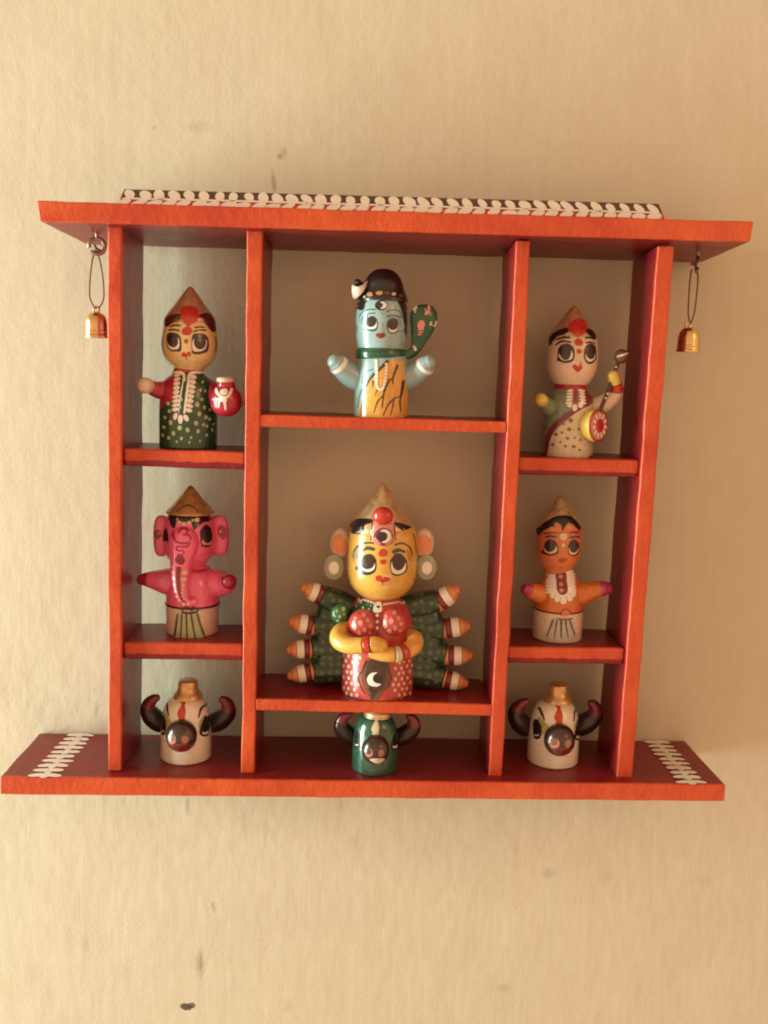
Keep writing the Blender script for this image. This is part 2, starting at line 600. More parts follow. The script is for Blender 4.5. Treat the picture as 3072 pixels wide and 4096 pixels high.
def decal(name, parent, sh, surf, layers, lift0=0.45, step=20, label=None):
    """layers: list of (material, [outlines]); each layer lies a brush-coat above the one before"""
    verts, faces, mi, mats = [], [], [], []
    for li, (mt, outs) in enumerate(layers):
        if mt not in mats:
            mats.append(mt)
        for o in outs:
            vs, fs = tri(o, step)
            b = len(verts)
            for (cx, cy) in vs:
                verts.append(sh.on(surf, cx, cy, lift0 + 0.3 * li) if hasattr(surf, 'r') else surf(cx, cy, lift0 + 0.3 * li))
            for f in fs:
                faces.append(tuple(b + q for q in f))
                mi.append(mats.index(mt))
    # keep every coat facing outwards
    cx0 = getattr(surf, 'x0', 0)
    cy0 = getattr(surf, 'y0', 0)
    for i, f in enumerate(faces):
        a, b_, c = (Vector(verts[q]) for q in f[:3])
        nrm = (b_ - a).cross(c - a)
        out = Vector((a.x - cx0, a.y - cy0, 0)) if hasattr(surf, 'r') else Vector((0, -1, 0))
        if nrm.dot(out) < 0:
            faces[i] = tuple(reversed(f))
    o = mesh_obj(name, verts, faces, mats, parent, mi)
    if label:
        o['label'] = label
    return o


def tube(specs, parent, sh, pts, seg=28, n=10, cap=0.8, raw=False, flat=1.0):
    """limb along pattern points (cx, cy, y, radius); specs = [(t_end, name, material, swell, parent_index or None)]"""
    p = []
    for (cx, cy, y, r) in pts:
        if raw:
            p.append((cx, y, cy, r))
        else:
            x, z = sh.P(cx, cy, y)
            p.append((x, y, z, r * sh.k))
    c = cr(p, n)
    rings = []
    # rounded ends
    a0 = Vector(c[0][:3])
    d0 = (Vector(c[1][:3]) - a0).normalized()
    a1 = Vector(c[-1][:3])
    d1 = (a1 - Vector(c[-2][:3])).normalized()
    k = len(c) - 1
    seqs = []
    for i in range(5):
        ph = math.pi / 2 * (1 - i / 5)
        seqs.append((a0 - d0 * c[0][3] * cap * math.sin(ph), max(c[0][3] * math.cos(ph), 0.02), 0.0, d0))
    for i, q in enumerate(c):
        v = Vector(q[:3])
        d = (Vector(c[min(i + 1, k)][:3]) - Vector(c[max(i - 1, 0)][:3])).normalized()
        seqs.append((v, q[3], i / k, d))
    for i in range(1, 6):
        ph = math.pi / 2 * i / 5
        seqs.append((a1 + d1 * c[-1][3] * cap * math.sin(ph), max(c[-1][3] * math.cos(ph), 0.02), 1.0, d1))
    up = Vector((0, 1, 0.01)) if abs(seqs[0][3].y) < 0.8 else Vector((1, 0, 0.01))
    rows = []
    for (v, r, t, d) in seqs:
        e1 = (up - d * up.dot(d)).normalized()
        up = e1
        e2 = d.cross(e1)
        rows.append((v, r, t, e1, e2))
    objs = []
    t0 = -1
    for si, (te, nm, mt, sw, pi) in enumerate(specs):
        last = si == len(specs) - 1
        use = [q for q in rows if (q[2] >= t0 - 1e-6 if si else True) and (q[2] <= te + 1e-6 or last)]
        if si and t0 >= 0:
            use = [q for q in rows if q[2] >= t0 - 1e-6 and (q[2] <= te + 1e-6 or last)]
        verts, faces = [], []
        ro = list(use)
        if sw > 1.0:      # a raised ring gets shoulders
            ro = [(use[0][0], use[0][1], 0, use[0][3], use[0][4])] + [(q[0], q[1] * sw, 0, q[3], q[4]) for q in use] + [(use[-1][0], use[-1][1], 0, use[-1][3], use[-1][4])]
        for (v, r, t, e1, e2) in ro:
            for j in range(seg):
                a = 2 * math.pi * j / seg
                verts.append(tuple(v + e1 * (r * flat * math.cos(a)) + e2 * (r * math.sin(a))))
        for i in range(len(ro) - 1):
            for j in range(seg):
                faces.append((i * seg + j, i * seg + (j + 1) % seg, (i + 1) * seg + (j + 1) % seg, (i + 1) * seg + j))
        faces.append(tuple(range(seg - 1, -1, -1)))
        faces.append(tuple((len(ro) - 1) * seg + j for j in range(seg)))
        par = parent if pi is None else objs[pi]
        objs.append(mesh_obj(nm, verts, faces, [mt], par))
        t0 = te
    return objs


def egg(name, parent, sh, cx, cy, y, rx, ry, rd, mat, e=1.0, rot=0.0, seg=32, rings=18, bands=None, yaw=0.0):
    """rounded solid; rx, ry in pattern units, rd depth in working units; e<1 squares it off"""
    x0, z0 = sh.P(cx, cy, y)
    a, b, c = rx * sh.k, rd, ry * sh.k
    verts, faces, mi = [], [], []

    def pw(v):
        return math.copysign(abs(v) ** e, v)
    cs, sn = math.cos(rot), math.sin(rot)
    cw, sw = math.cos(yaw), math.sin(yaw)
    for i in range(rings + 1):
        ph = -math.pi / 2 + math.pi * i / rings
        for j in range(seg):
            th = 2 * math.pi * j / seg
            # pole along y (towards the viewer) so coloured rings can be concentric
            X = a * pw(math.cos(ph)) * pw(math.cos(th))
            Z = c * pw(math.cos(ph)) * pw(math.sin(th))
            Y = b * math.sin(ph)
            X, Z = X * cs - Z * sn, X * sn + Z * cs
            X, Y = X * cw - Y * sw, X * sw + Y * cw
            verts.append((x0 + X, y + Y, z0 + Z))
    mats = [mat] if not bands else [q[1] for q in bands]
    for i in range(rings):
        k = 0
        if bands:
            f = i / rings
            k = next((q for q, bb in enumerate(bands) if f < bb[0]), len(bands) - 1)
        for j in range(seg):
            faces.append((i * seg + j, i * seg + (j + 1) % seg, (i + 1) * seg + (j + 1) % seg, (i + 1) * seg + j))
            mi.append(k)
    return mesh_obj(name, verts, faces, mats, parent, mi)


class Ball:
    """front of an egg, as a surface patterns can be painted on"""
    def __init__(s, sh, cx, cy, y, rx, ry, rd):
        s.sh, s.y, s.a, s.b, s.c = sh, y, rx * sh.k, rd, ry * sh.k
        s.x0_, s.z0_ = sh.P(cx, cy, y)

    def __call__(s, cx, cy, lift):
        x, z = s.sh.P(cx, cy)
        yy = s.y - s.b * 0.8
        for _ in range(8):
            X, Z = x + s.sh.sx * yy - s.x0_, z + s.sh.sz * yy - s.z0_
            q = min((X / s.a) ** 2 + (Z / s.c) ** 2, 0.97)
            yy = s.y - s.b * math.sqrt(1 - q)
        n = Vector((X / s.a ** 2, (yy - s.y) / s.b ** 2, Z / s.c ** 2)).normalized()
        return tuple(Vector((X + s.x0_, yy, Z + s.z0_)) + n * lift)


def painted_on(obj, sh):
    """pattern points laid onto any modelled part, seen from the side the painter worked from"""
    me = obj.data
    tree = BVHTree.FromPolygons([v.co / S for v in me.vertices], [tuple(p.vertices) for p in me.polygons])
    d = Vector((sh.sx, 1.0, sh.sz)).normalized()

    def f(cx, cy, lift):
        x, z = sh.P(cx, cy)
        o = Vector((x, 0, z)) - d * 300
        co, no, _, _ = tree.ray_cast(o, d)
        if co is None:
            co, no, _, _ = tree.find_nearest(Vector((x, 0, z)) - d * 60)
        if no.dot(d) > 0:
            no = -no
        return tuple(co + no * lift)
    return f


def hexa(name, parent, cor, mat, bev=3.0, wob=1.0, cut=34.0, seed=0.0):
    """hand-sawn board from 8 corners: bottom (fl, fr, br, bl) then top; rounded edges and a slightly uneven face"""
    bm = bmesh.new()
    vs = [bm.verts.new(c) for c in cor]
    for f in ((3, 2, 1, 0), (4, 5, 6, 7), (0, 1, 5, 4), (1, 2, 6, 5), (2, 3, 7, 6), (3, 0, 4, 7)):
        bm.faces.new([vs[i] for i in f])
    bmesh.ops.bevel(bm, geom=list(bm.edges), offset=bev, segments=3, profile=0.5, affect='EDGES', clamp_overlap=True)
    lo = [min(c[i] for c in cor) for i in range(3)]
    hi = [max(c[i] for c in cor) for i in range(3)]
    for ax in range(3):
        n = int((hi[ax] - lo[ax]) / cut)
        for i in range(1, n):
            co = Vector((0, 0, 0))
            co[ax] = lo[ax] + (hi[ax] - lo[ax]) * i / n
            no = Vector((0, 0, 0))
            no[ax] = 1
            bmesh.ops.bisect_plane(bm, geom=list(bm.verts) + list(bm.edges) + list(bm.faces), plane_co=co, plane_no=no, dist=1e-4)
    for v in bm.verts:
        p = v.co * (1 / 70.0) + Vector((seed, seed * 1.7, 3.1))
        q = v.co * (1 / 22.0) + Vector((seed, 9, 1))
        v.co += Vector(noise.noise_vector(p)) * wob + Vector(noise.noise_vector(q)) * wob * 0.35
    for f in bm.faces:
        f.smooth = True
    bm.normal_update()
    for v in bm.verts:
        v.co *= S
    me = bpy.data.meshes.new(name)
    bm.to_mesh(me)
    bm.free()
    me.materials.append(M[mat] if isinstance(mat, str) else mat)
    o = bpy.data.objects.new(name, me)
    COL.objects.link(o)
    o.parent = parent
    w = o.modifiers.new('weighted', 'WEIGHTED_NORMAL')
    w.keep_sharp = False
    return o


def box(x0, x1, y0, y1, z0, z1):
    return [(x0, y0, z0), (x1, y0, z0), (x1, y1, z0), (x0, y1, z0), (x0, y0, z1), (x1, y0, z1), (x1, y1, z1), (x0, y1, z1)]


# ------------------------------------------------------------------ wall
WY = 226
wv, wf = [], []
nx, nz = 40, 40
for i in range(nz + 1):
    for j in range(nx + 1):
        x, z = -5200 + 11000 * j / nx, -4200 + 9600 * i / nz
        wv.append((x, WY, z))
for i in range(nz):
    for j in range(nx):
        a = i * (nx + 1) + j
        wf.append((a, a + 1, a + nx + 2, a + nx + 1))
wall = mesh_obj('wall', wv, wf, ['wall'])
wall['kind'] = 'structure'
wall['label'] = 'cream distempered plaster wall with faint stains behind the red shelf'
wall['category'] = 'wall'

# ------------------------------------------------------------------ the red shelf
shelf = thing('wall_shelf', (0, 0, 0), 'red and orange painted wooden wall shelf with compartments holding the painted figures', 'wall shelf')

# top board: front face (-37), slanting ends, lower left corner sawn off
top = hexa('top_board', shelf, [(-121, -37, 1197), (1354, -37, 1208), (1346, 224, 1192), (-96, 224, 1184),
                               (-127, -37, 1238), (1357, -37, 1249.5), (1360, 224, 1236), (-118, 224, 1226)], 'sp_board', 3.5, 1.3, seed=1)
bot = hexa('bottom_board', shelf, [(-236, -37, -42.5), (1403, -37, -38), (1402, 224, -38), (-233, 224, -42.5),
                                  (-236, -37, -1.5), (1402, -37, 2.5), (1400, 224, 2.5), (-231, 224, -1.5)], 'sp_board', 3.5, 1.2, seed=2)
PB = 186
posts = [((-6, 23.5), (7, 37)), ((294, 324.5), (296.5, 330)), ((862, 893), (865, 896.5)), ((1161, 1196.5), (1169.5, 1204.5))]
for i, ((a0, a1), (b0, b1)) in enumerate(posts):
    e0, e1 = (3, 5) if i else (8, 6)
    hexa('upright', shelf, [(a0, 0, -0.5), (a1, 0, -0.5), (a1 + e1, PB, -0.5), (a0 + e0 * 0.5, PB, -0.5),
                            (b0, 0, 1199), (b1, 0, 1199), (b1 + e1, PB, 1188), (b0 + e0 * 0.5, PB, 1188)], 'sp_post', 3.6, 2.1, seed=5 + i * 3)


def side_shelf(x0, x1, zl, zr, th, seed, mi):
    # front barely leans; the lower chamfer's shade is a dark band in the material
    y0, y1 = 17, PB
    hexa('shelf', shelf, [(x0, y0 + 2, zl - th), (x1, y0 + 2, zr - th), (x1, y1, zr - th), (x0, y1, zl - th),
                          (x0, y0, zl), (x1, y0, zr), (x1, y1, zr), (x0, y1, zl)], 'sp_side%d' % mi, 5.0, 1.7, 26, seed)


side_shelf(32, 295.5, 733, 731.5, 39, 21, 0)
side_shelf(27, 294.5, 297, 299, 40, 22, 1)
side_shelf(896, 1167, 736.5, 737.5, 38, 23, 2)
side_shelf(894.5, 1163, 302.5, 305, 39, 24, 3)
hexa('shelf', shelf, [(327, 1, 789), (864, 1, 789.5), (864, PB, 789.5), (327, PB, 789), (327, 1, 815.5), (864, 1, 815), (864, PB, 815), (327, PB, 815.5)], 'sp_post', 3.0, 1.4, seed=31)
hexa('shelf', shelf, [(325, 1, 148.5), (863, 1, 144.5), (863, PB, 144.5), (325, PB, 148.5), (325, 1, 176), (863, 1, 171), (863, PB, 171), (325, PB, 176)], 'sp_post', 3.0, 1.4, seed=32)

# trim strip along the top with its double row of white leaves
trim = thing('tmp', (0, 0, 0), '', '')
bpy.data.objects.remove(trim)
TZ = lambda x: 1238.5 + (x - 30) * 0.0098


def trim_pt(u, v, lift=0.0):
    """u along, v up the sloping face"""
    return (u + (v * 0.35 if u < 600 else -v * 0.35) * abs(u - 600) / 600, 6 + v * 0.42 - lift * 0.92, TZ(u) + v + lift * 0.4)


TH0 = 38
vsT = [trim_pt(25, 0), trim_pt(1184, 0), (1184, 44, TZ(1184)), (25, 44, TZ(25)),
       trim_pt(25, TH0), trim_pt(1184, TH0), (1172, 44, TZ(1184) + TH0), (38, 44, TZ(25) + TH0)]
M['trimred'] = paint('trim_red_paint', (0.50, 0.050, 0.022))
M['trimbrown'] = paint('trim_umber_paint', (0.085, 0.050, 0.028), var=0.25)
nb = 60
tv, tf, tm = [], [], []
for i in range(nb + 1):
    u = 25 + (1184 - 25) * i / nb
    for v in (0, 19, TH0):
        tv.append(trim_pt(u, v))
    q = trim_pt(u, TH0)
    tv.append((q[0], 44, q[2]))
    tv.append((trim_pt(u, 0)[0], 44, TZ(u)))
for i in range(nb):
    for j in range(5):
        a, b = i * 5 + j, i * 5 + (j + 1) % 5
        tf.append((a, a + 5, b + 5, b))
        tm.append(0 if j in (0, 4) else 1)
tf.append((0, 1, 2, 3, 4))
tm.append(1)
tf.append(tuple(nb * 5 + j for j in (4, 3, 2, 1, 0)))
tm.append(1)
trim = mesh_obj('trim_strip', tv, tf, ['trimred', 'trimbrown'], shelf, tm, smooth=False)


def flat_leaves(name, parent, outs, fn, mat, base_lift=0.5):
    verts, faces = [], []
    for q, o in enumerate(outs):
        vs, fs = tri(o, 1e9)
        b = len(verts)
        for (cx, cy) in vs:
            verts.append(fn(cx, cy, base_lift + 0.12 * (q % 5)))
        for f in fs:
            faces.append(tuple(b + k for k in f))
    return mesh_obj(name, verts, faces, [mat], parent)


outs = []
npair = 37
for i in range(npair):
    u = 42 + (1168 - 42) * i / (npair - 1)
    j = lambda s: random.uniform(-s, s)
    sz = 0.92 + 0.16 * math.sin(i * 0.7) + j(0.06)
    outs.append([(a, b) for a, b in ell(u + j(2), 27 + j(1.0), 14.5 * sz, 8.9 + j(.9), -30 + j(8), 22)])
    outs.append([(a, b) for a, b in ell(u - 6 + j(2), 9.2 + j(1), 16 + j(1), 7.1 + j(.6), 15 + j(7), 22)])
outs.append(stroke([(30, 17.5), (300, 18.5), (600, 18), (900, 18), (1178, 18)], 4.2, 3.8, n=24))
flat_leaves('leaf_border', trim, outs, trim_pt, 'white')


# white leaf borders painted across the ends of the bottom board
def end_border(p0, p1, n, sgn):
    outs = []
    p0, p1 = Vector(p0), Vector(p1)
    for i in range(n):
        c = p0.lerp(p1, i / (n - 1))
        j = lambda s: random.uniform(-s, s)
        w = 19 + j(2.5)
        outs.append(ell(c.x - 15 + j(1.5), -c.y - 3 + j(1), w, 9.0 + j(1), -9 + j(6), 18))
        outs.append(ell(c.x + 15 + j(1.5), -c.y - 3 + j(1), w, 9.0 + j(1), 9 + j(6), 18))
        outs.append(ell(c.x + j(1.5), -c.y + j(1), 11, 13, j(8), 14))
    return outs


def on_bottom(cx, cy, lift):
    return (cx, -cy, 0.9 + lift + (2.5 if cx > 600 else -1.5) + 0.3)


flat_leaves('leaf_border', bot, end_border((-140, -28), (-127, 208), 10, 1), on_bottom, 'white')
flat_leaves('leaf_border', bot, end_border((1326, -28), (1322, 208), 10, 1), on_bottom, 'white')

# screw eyes under the top board, hanging loop behind the trim
idsh = Sheet('bellL', (0, 0))


def ring(name, parent, c, R, r, ax, mat, a0=0.0, a1=2 * math.pi, seg=40, ms=12):
    verts, faces = [], []
    ax = Vector(ax).normalized()
    e1 = ax.cross(Vector((0, 0, 1)))
    e1 = e1.normalized() if e1.length > 0.01 else Vector((1, 0, 0))
    e2 = e1.cross(ax)
    full = abs(a1 - a0 - 2 * math.pi) < 1e-3
    n = seg if full else seg + 1
    for i in range(n):
        a = a0 + (a1 - a0) * i / seg
        d = e1 * math.cos(a) + e2 * math.sin(a)
        for j in range(ms):
            b = 2 * math.pi * j / ms
            verts.append(tuple(Vector(c) + d * (R + r * math.cos(b)) + ax * (r * math.sin(b))))
    for i in range(seg):
        for j in range(ms):
            i2 = (i + 1) % n
            faces.append((i * ms + j, i2 * ms + j, i2 * ms + (j + 1) % ms, i * ms + (j + 1) % ms))
    return mesh_obj(name, verts, faces, [mat], parent)


e = ring('screw_eye', shelf, (-38, 90, 1166), 16.5, 4.6, (0.25, -1, 0.05), 'steel', -0.2, 5.6)
tube([(1, 'screw_shank', 'steel', 1.0, None)], e, idsh, [(-38, 1181, 90, 4.2), (-38, 1196, 90, 4.0)], raw=True, seg=12)
e = ring('screw_eye', shelf, (1289, 90, 1172), 15, 4.4, (1, -0.28, 0.0), 'steel', -0.2, 5.6)
tube([(1, 'screw_shank', 'steel', 1.0, None)], e, idsh, [(1289, 1186, 90, 4.0), (1289, 1204, 90, 4.0)], raw=True, seg=12)
ring('hanging_loop', shelf, (588, 60, 1262), 19, 3.2, (0.05, -1, 0), 'cord', -0.3, math.pi + 0.3)


# ------------------------------------------------------------------ brass bells
def bell(key, label, prof, axx, zloop, cord, yaw):
    t = TAB[key]
    sh = Sheet(key, (0, 0))
    px, pz = sh.P(axx, 1700)
    root = thing('bell', (px, 90, pz), label, 'bell', 'little brass bells hanging from the top board')
    sh.x0, sh.z0 = px, pz
    cup, _ = lathe('bell_cup', root, sh, axx, prof, 'brass', seg=48, axy=1700)
    lx, lz = sh.P(axx, zloop)
    ring('loop', cup, (lx, 0, lz - 1), 6.5, 2.2, (0.4, -1, 0), 'brass', seg=24, ms=8)
    for side in cord:
        tube([(1, 'cord', 'cord', 1.0, None)], root, sh, side, seg=8, n=8)
    return root


bell('bellL', 'brass bell on a brown cord under the left end of the top board',
     [(10, 1462), (60, 1470), (96, 1500), (116, 1550), (122, 1600), (123, 1660), (128, 1668), (128, 1684), (124, 1692), (126, 1712), (133, 1720), (133, 1748)], 790, 1430,
     [[(785, 780, -2, 11), (752, 860, 0, 10), (728, 1000, 0, 9), (716, 1150, 0, 9), (716, 1290, 0, 9), (745, 1375, 0, 9), (785, 1420, 0, 9)],
      [(795, 770, 2, 11), (815, 850, 0, 10), (840, 960, 0, 9), (862, 1100, 0, 9), (872, 1250, 0, 9), (858, 1350, 0, 9), (815, 1415, 0, 9)],
      [(770, 735, -6, 15), (790, 770, -4, 17), (830, 790, -2, 15)]], 0.0)
bell('bellR', 'brass bell on a brown cord under the right end of the top board',
     [(10, 1420), (62, 1428), (98, 1460), (116, 1510), (122, 1560), (124, 1620), (129, 1628), (129, 1642), (125, 1650), (127, 1672), (133, 1680), (133, 1708)], 728, 1392,
     [[(775, 760, -2, 12), (758, 850, 0, 10), (745, 1000, 0, 9), (737, 1150, 0, 9), (735, 1280, 0, 9), (755, 1372, 0, 9)],
      [(835, 760, 2, 12), (846, 850, 0, 10), (836, 1000, 0, 9), (820, 1150, 0, 9), (800, 1270, 0, 9), (765, 1372, 0, 9)],
      [(775, 700, -2, 14), (800, 690, 0, 14), (835, 760, 0, 12)]], 0.3)


# ------------------------------------------------------------------ figures
def figure(key, name, label, cat, group=None):
    sh = Sheet(key)
    root = thing(name, (sh.x0, sh.y, sh.z0), label, cat, group)
    return sh, root


def petals(cx0, cy0, cx1, cy1, n, dx, rx, ry, rot):
    return [ell(cx0 + (cx1 - cx0) * i / (n - 1) + dx, cy0 + (cy1 - cy0) * i / (n - 1), rx, ry, rot) for i in range(n)]


# ---- 1: green dress, water pot (upper left)
def build_green():
    sh, root = figure('green', 'figurine', 'painted wooden figurine in a dotted green dress holding a red pot', 'figurine', 'painted wooden figurines on the shelf')
    body, B = lathe('body', root, sh, 840, [(150, 1130), (182, 1165), (198, 1215), (250, 1262), (300, 1320), (332, 1420), (350, 1560), (358, 1750), (358, 1900), (358, 2045)], 'green', foot=True, axy=1700)
    head, H = lathe('head', root, sh, 858, [(20, 470), (200, 500), (270, 550), (308, 620), (328, 720), (342, 830), (338, 920), (312, 1010), (262, 1080), (205, 1130), (178, 1165)], 'skincream', axy=850)
    crown, K = lathe('crown', head, sh, 862, [(6, 152), (34, 168), (78, 225), (135, 300), (200, 395), (262, 470), (303, 535), (312, 575)], 'rosegold', axy=400)
    decal('blouse', body, sh, B, [('crimson', [poly([(650, 1200), (695, 1192), (735, 1200), (720, 1330), (700, 1480), (625, 1545), (560, 1590), (484, 1630), (484, 1420), (520, 1330), (585, 1265)], 4)])])
    decal('neckband', body, sh, B, [('red', [poly([(664, 1128), (760, 1140), (860, 1143), (950, 1140), (1040, 1128), (1040, 1172), (950, 1185), (860, 1188), (760, 1185), (664, 1172)], 4)])], lift0=1.0)
    dots = [(630, 1800, 30), (735, 1862, 32), (660, 1930, 28), (830, 1888, 30), (605, 1988, 24), (757, 1990, 22), (870, 1982, 18), (932, 1808, 30), (955, 1905, 26),
            (945, 1582, 32), (970, 1695, 28), (1032, 1620, 24), (1050, 1740, 26), (1022, 1830, 22), (1000, 1520, 22), (1062, 1850, 20), (1100, 1650, 20), (1095, 1765, 22),
            (600, 1570, 26), (612, 1660, 24), (560, 1740, 22), (545, 1860, 24), (530, 1960, 22), (1130, 1900, 20), (1060, 1960, 20), (700, 2030, 16), (850, 2040, 16), (980, 2030, 16),
            (985, 1410, 20), (1040, 1420, 18), (1010, 1310, 20), (1145, 1830, 18)]
    decal('dress_dots', body, sh, B, [('dotgreen', [ell(x, y, r * .8, r) for x, y, r in dots])], lift0=0.8)
    neck = [stroke([(672, 1200), (745, 1196), (785, 1225), (788, 1300), (765, 1420), (742, 1550), (735, 1690)], 36, 30),
            stroke([(1030, 1196), (900, 1198), (850, 1230), (840, 1320), (822, 1450), (806, 1580), (790, 1690)], 36, 30)]
    pt = petals(716, 1225, 690, 1640, 9, -6, 42, 23, -14) + petals(890, 1250, 838, 1650, 8, 8, 42, 26, 18)
    pt += [ell(686, 1722, 26, 44, 18), ell(745, 1758, 29, 58, 0), ell(812, 1742, 27, 48, -28)]
    decal('necklace', body, sh, B, [('white', pt), ('white', neck), ('green', [stroke([(800, 1300), (785, 1400), (768, 1530), (750, 1690)], 26, 44)]), ('dotgreen', [ell(757, 1520, 16, 20), ell(740, 1610, 18, 24)])], lift0=1.1)
    # face
    decal('hair', head, sh, K, [('darkmaroon', [poly([(540, 640), (552, 570), (605, 520), (690, 498), (760, 505), (745, 560), (650, 606), (600, 650), (560, 690)]),
                                                 poly([(950, 520), (1010, 545), (1060, 630), (1120, 705), (1180, 700), (1172, 600), (1140, 520), (1090, 480), (1000, 490)])])], lift0=1.6)
    decal('forehead_mark', head, sh, K, [('red', [poly([(745, 505), (768, 425), (850, 395), (935, 425), (968, 515), (935, 580), (872, 618), (836, 655), (800, 600), (764, 566)])])], lift0=2.0)
    decal('eyebrow', head, sh, H, [('brown', [stroke([(615, 648), (680, 632), (748, 636)], 14, 20, 24), stroke([(600, 688), (670, 684), (738, 700)], 18, 16, 22)])])
    decal('eyebrow', head, sh, H, [('brown', [stroke([(912, 660), (970, 652), (1035, 655)], 22, 14, 22), stroke([(888, 714), (960, 690), (1060, 688)], 14, 18, 24)])])
    decal('bindi', head, sh, H, [('red', [ell(823, 702, 62, 54), ell(812, 824, 26, 28)])])
    decal('eye', head, sh, H, [('brown', [poly([(586, 740), (650, 718), (715, 738), (752, 800), (752, 935), (690, 946), (630, 936), (584, 880)])]),
                              ('white', [poly([(592, 800), (690, 770), (732, 812), (728, 900), (690, 920), (640, 920), (604, 885)])]),
                              ('iris', [ell(655, 812, 66, 82)])])
    decal('eye', head, sh, H, [('brown', [poly([(885, 760), (960, 725), (1040, 742), (1082, 800), (1078, 930), (1010, 968), (940, 978), (882, 950)])]),
                              ('white', [poly([(892, 812), (970, 770), (1055, 812), (1050, 890), (1015, 930), (955, 945), (893, 930)])]),
                              ('iris', [ell(975, 832, 70, 90)])])
    decal('mouth', head, sh, H, [('red', [ell(788, 982, 36, 26, 15), poly([(790, 965), (825, 985), (815, 1012), (770, 1000)])]), ('rust', [ell(848, 975, 26, 30, -20)]), ('brown', [stroke([(815, 995), (818, 1045)], 10, 6)])])
    for st in (stroke([(530, 760), (520, 860), (535, 960)], 8, 8), stroke([(1180, 760), (1192, 860), (1178, 960)], 10, 8)):
        decal('ear', head, sh, H, [('olive', [st])])
    tube([(0.62, 'arm', 'crimson', 1, None), (1, 'hand', 'beige', 1, 0)], root, sh, [(640, 1400, 0, 130), (540, 1420, -16, 122), (440, 1400, -26, 100), (380, 1370, -34, 86), (330, 1355, -44, 100), (312, 1352, -52, 96)])
    tube([(0.72, 'arm', 'crimson', 1, None), (1, 'hand', 'beige', 1, 0)], root, sh, [(1060, 1400, 0, 135), (1190, 1520, -14, 150), (1340, 1560, -20, 134), (1440, 1545, -26, 100), (1490, 1500, -32, 70)])
    pot, PT = lathe('pot', root, sh, 1295, [(100, 1312), (108, 1330), (112, 1372), (150, 1410), (180, 1470), (190, 1540), (178, 1620), (140, 1680), (70, 1722), (8, 1732)], 'crimson', y0=-50, seg=48)
    lathe('lid', pot, sh, 1290, [(10, 1245), (80, 1250), (112, 1268), (112, 1300), (98, 1316)], 'cream', y0=-50, seg=40)
    decal('painted_figure', pot, sh, PT, [('white', [stroke([(1165, 1365), (1185, 1440), (1250, 1492), (1320, 1470), (1362, 1380)], 30, 34), ell(1264, 1425, 46, 42),
                                                     poly([(1205, 1490), (1290, 1500), (1285, 1545), (1200, 1535)]), stroke([(1200, 1510), (1204, 1560), (1200, 1615)], 24, 14), stroke([(1262, 1520), (1275, 1580), (1282, 1645)], 34, 20),
                                                     stroke([(1130, 1525), (1165, 1508), (1210, 1515)], 20, 16)])])


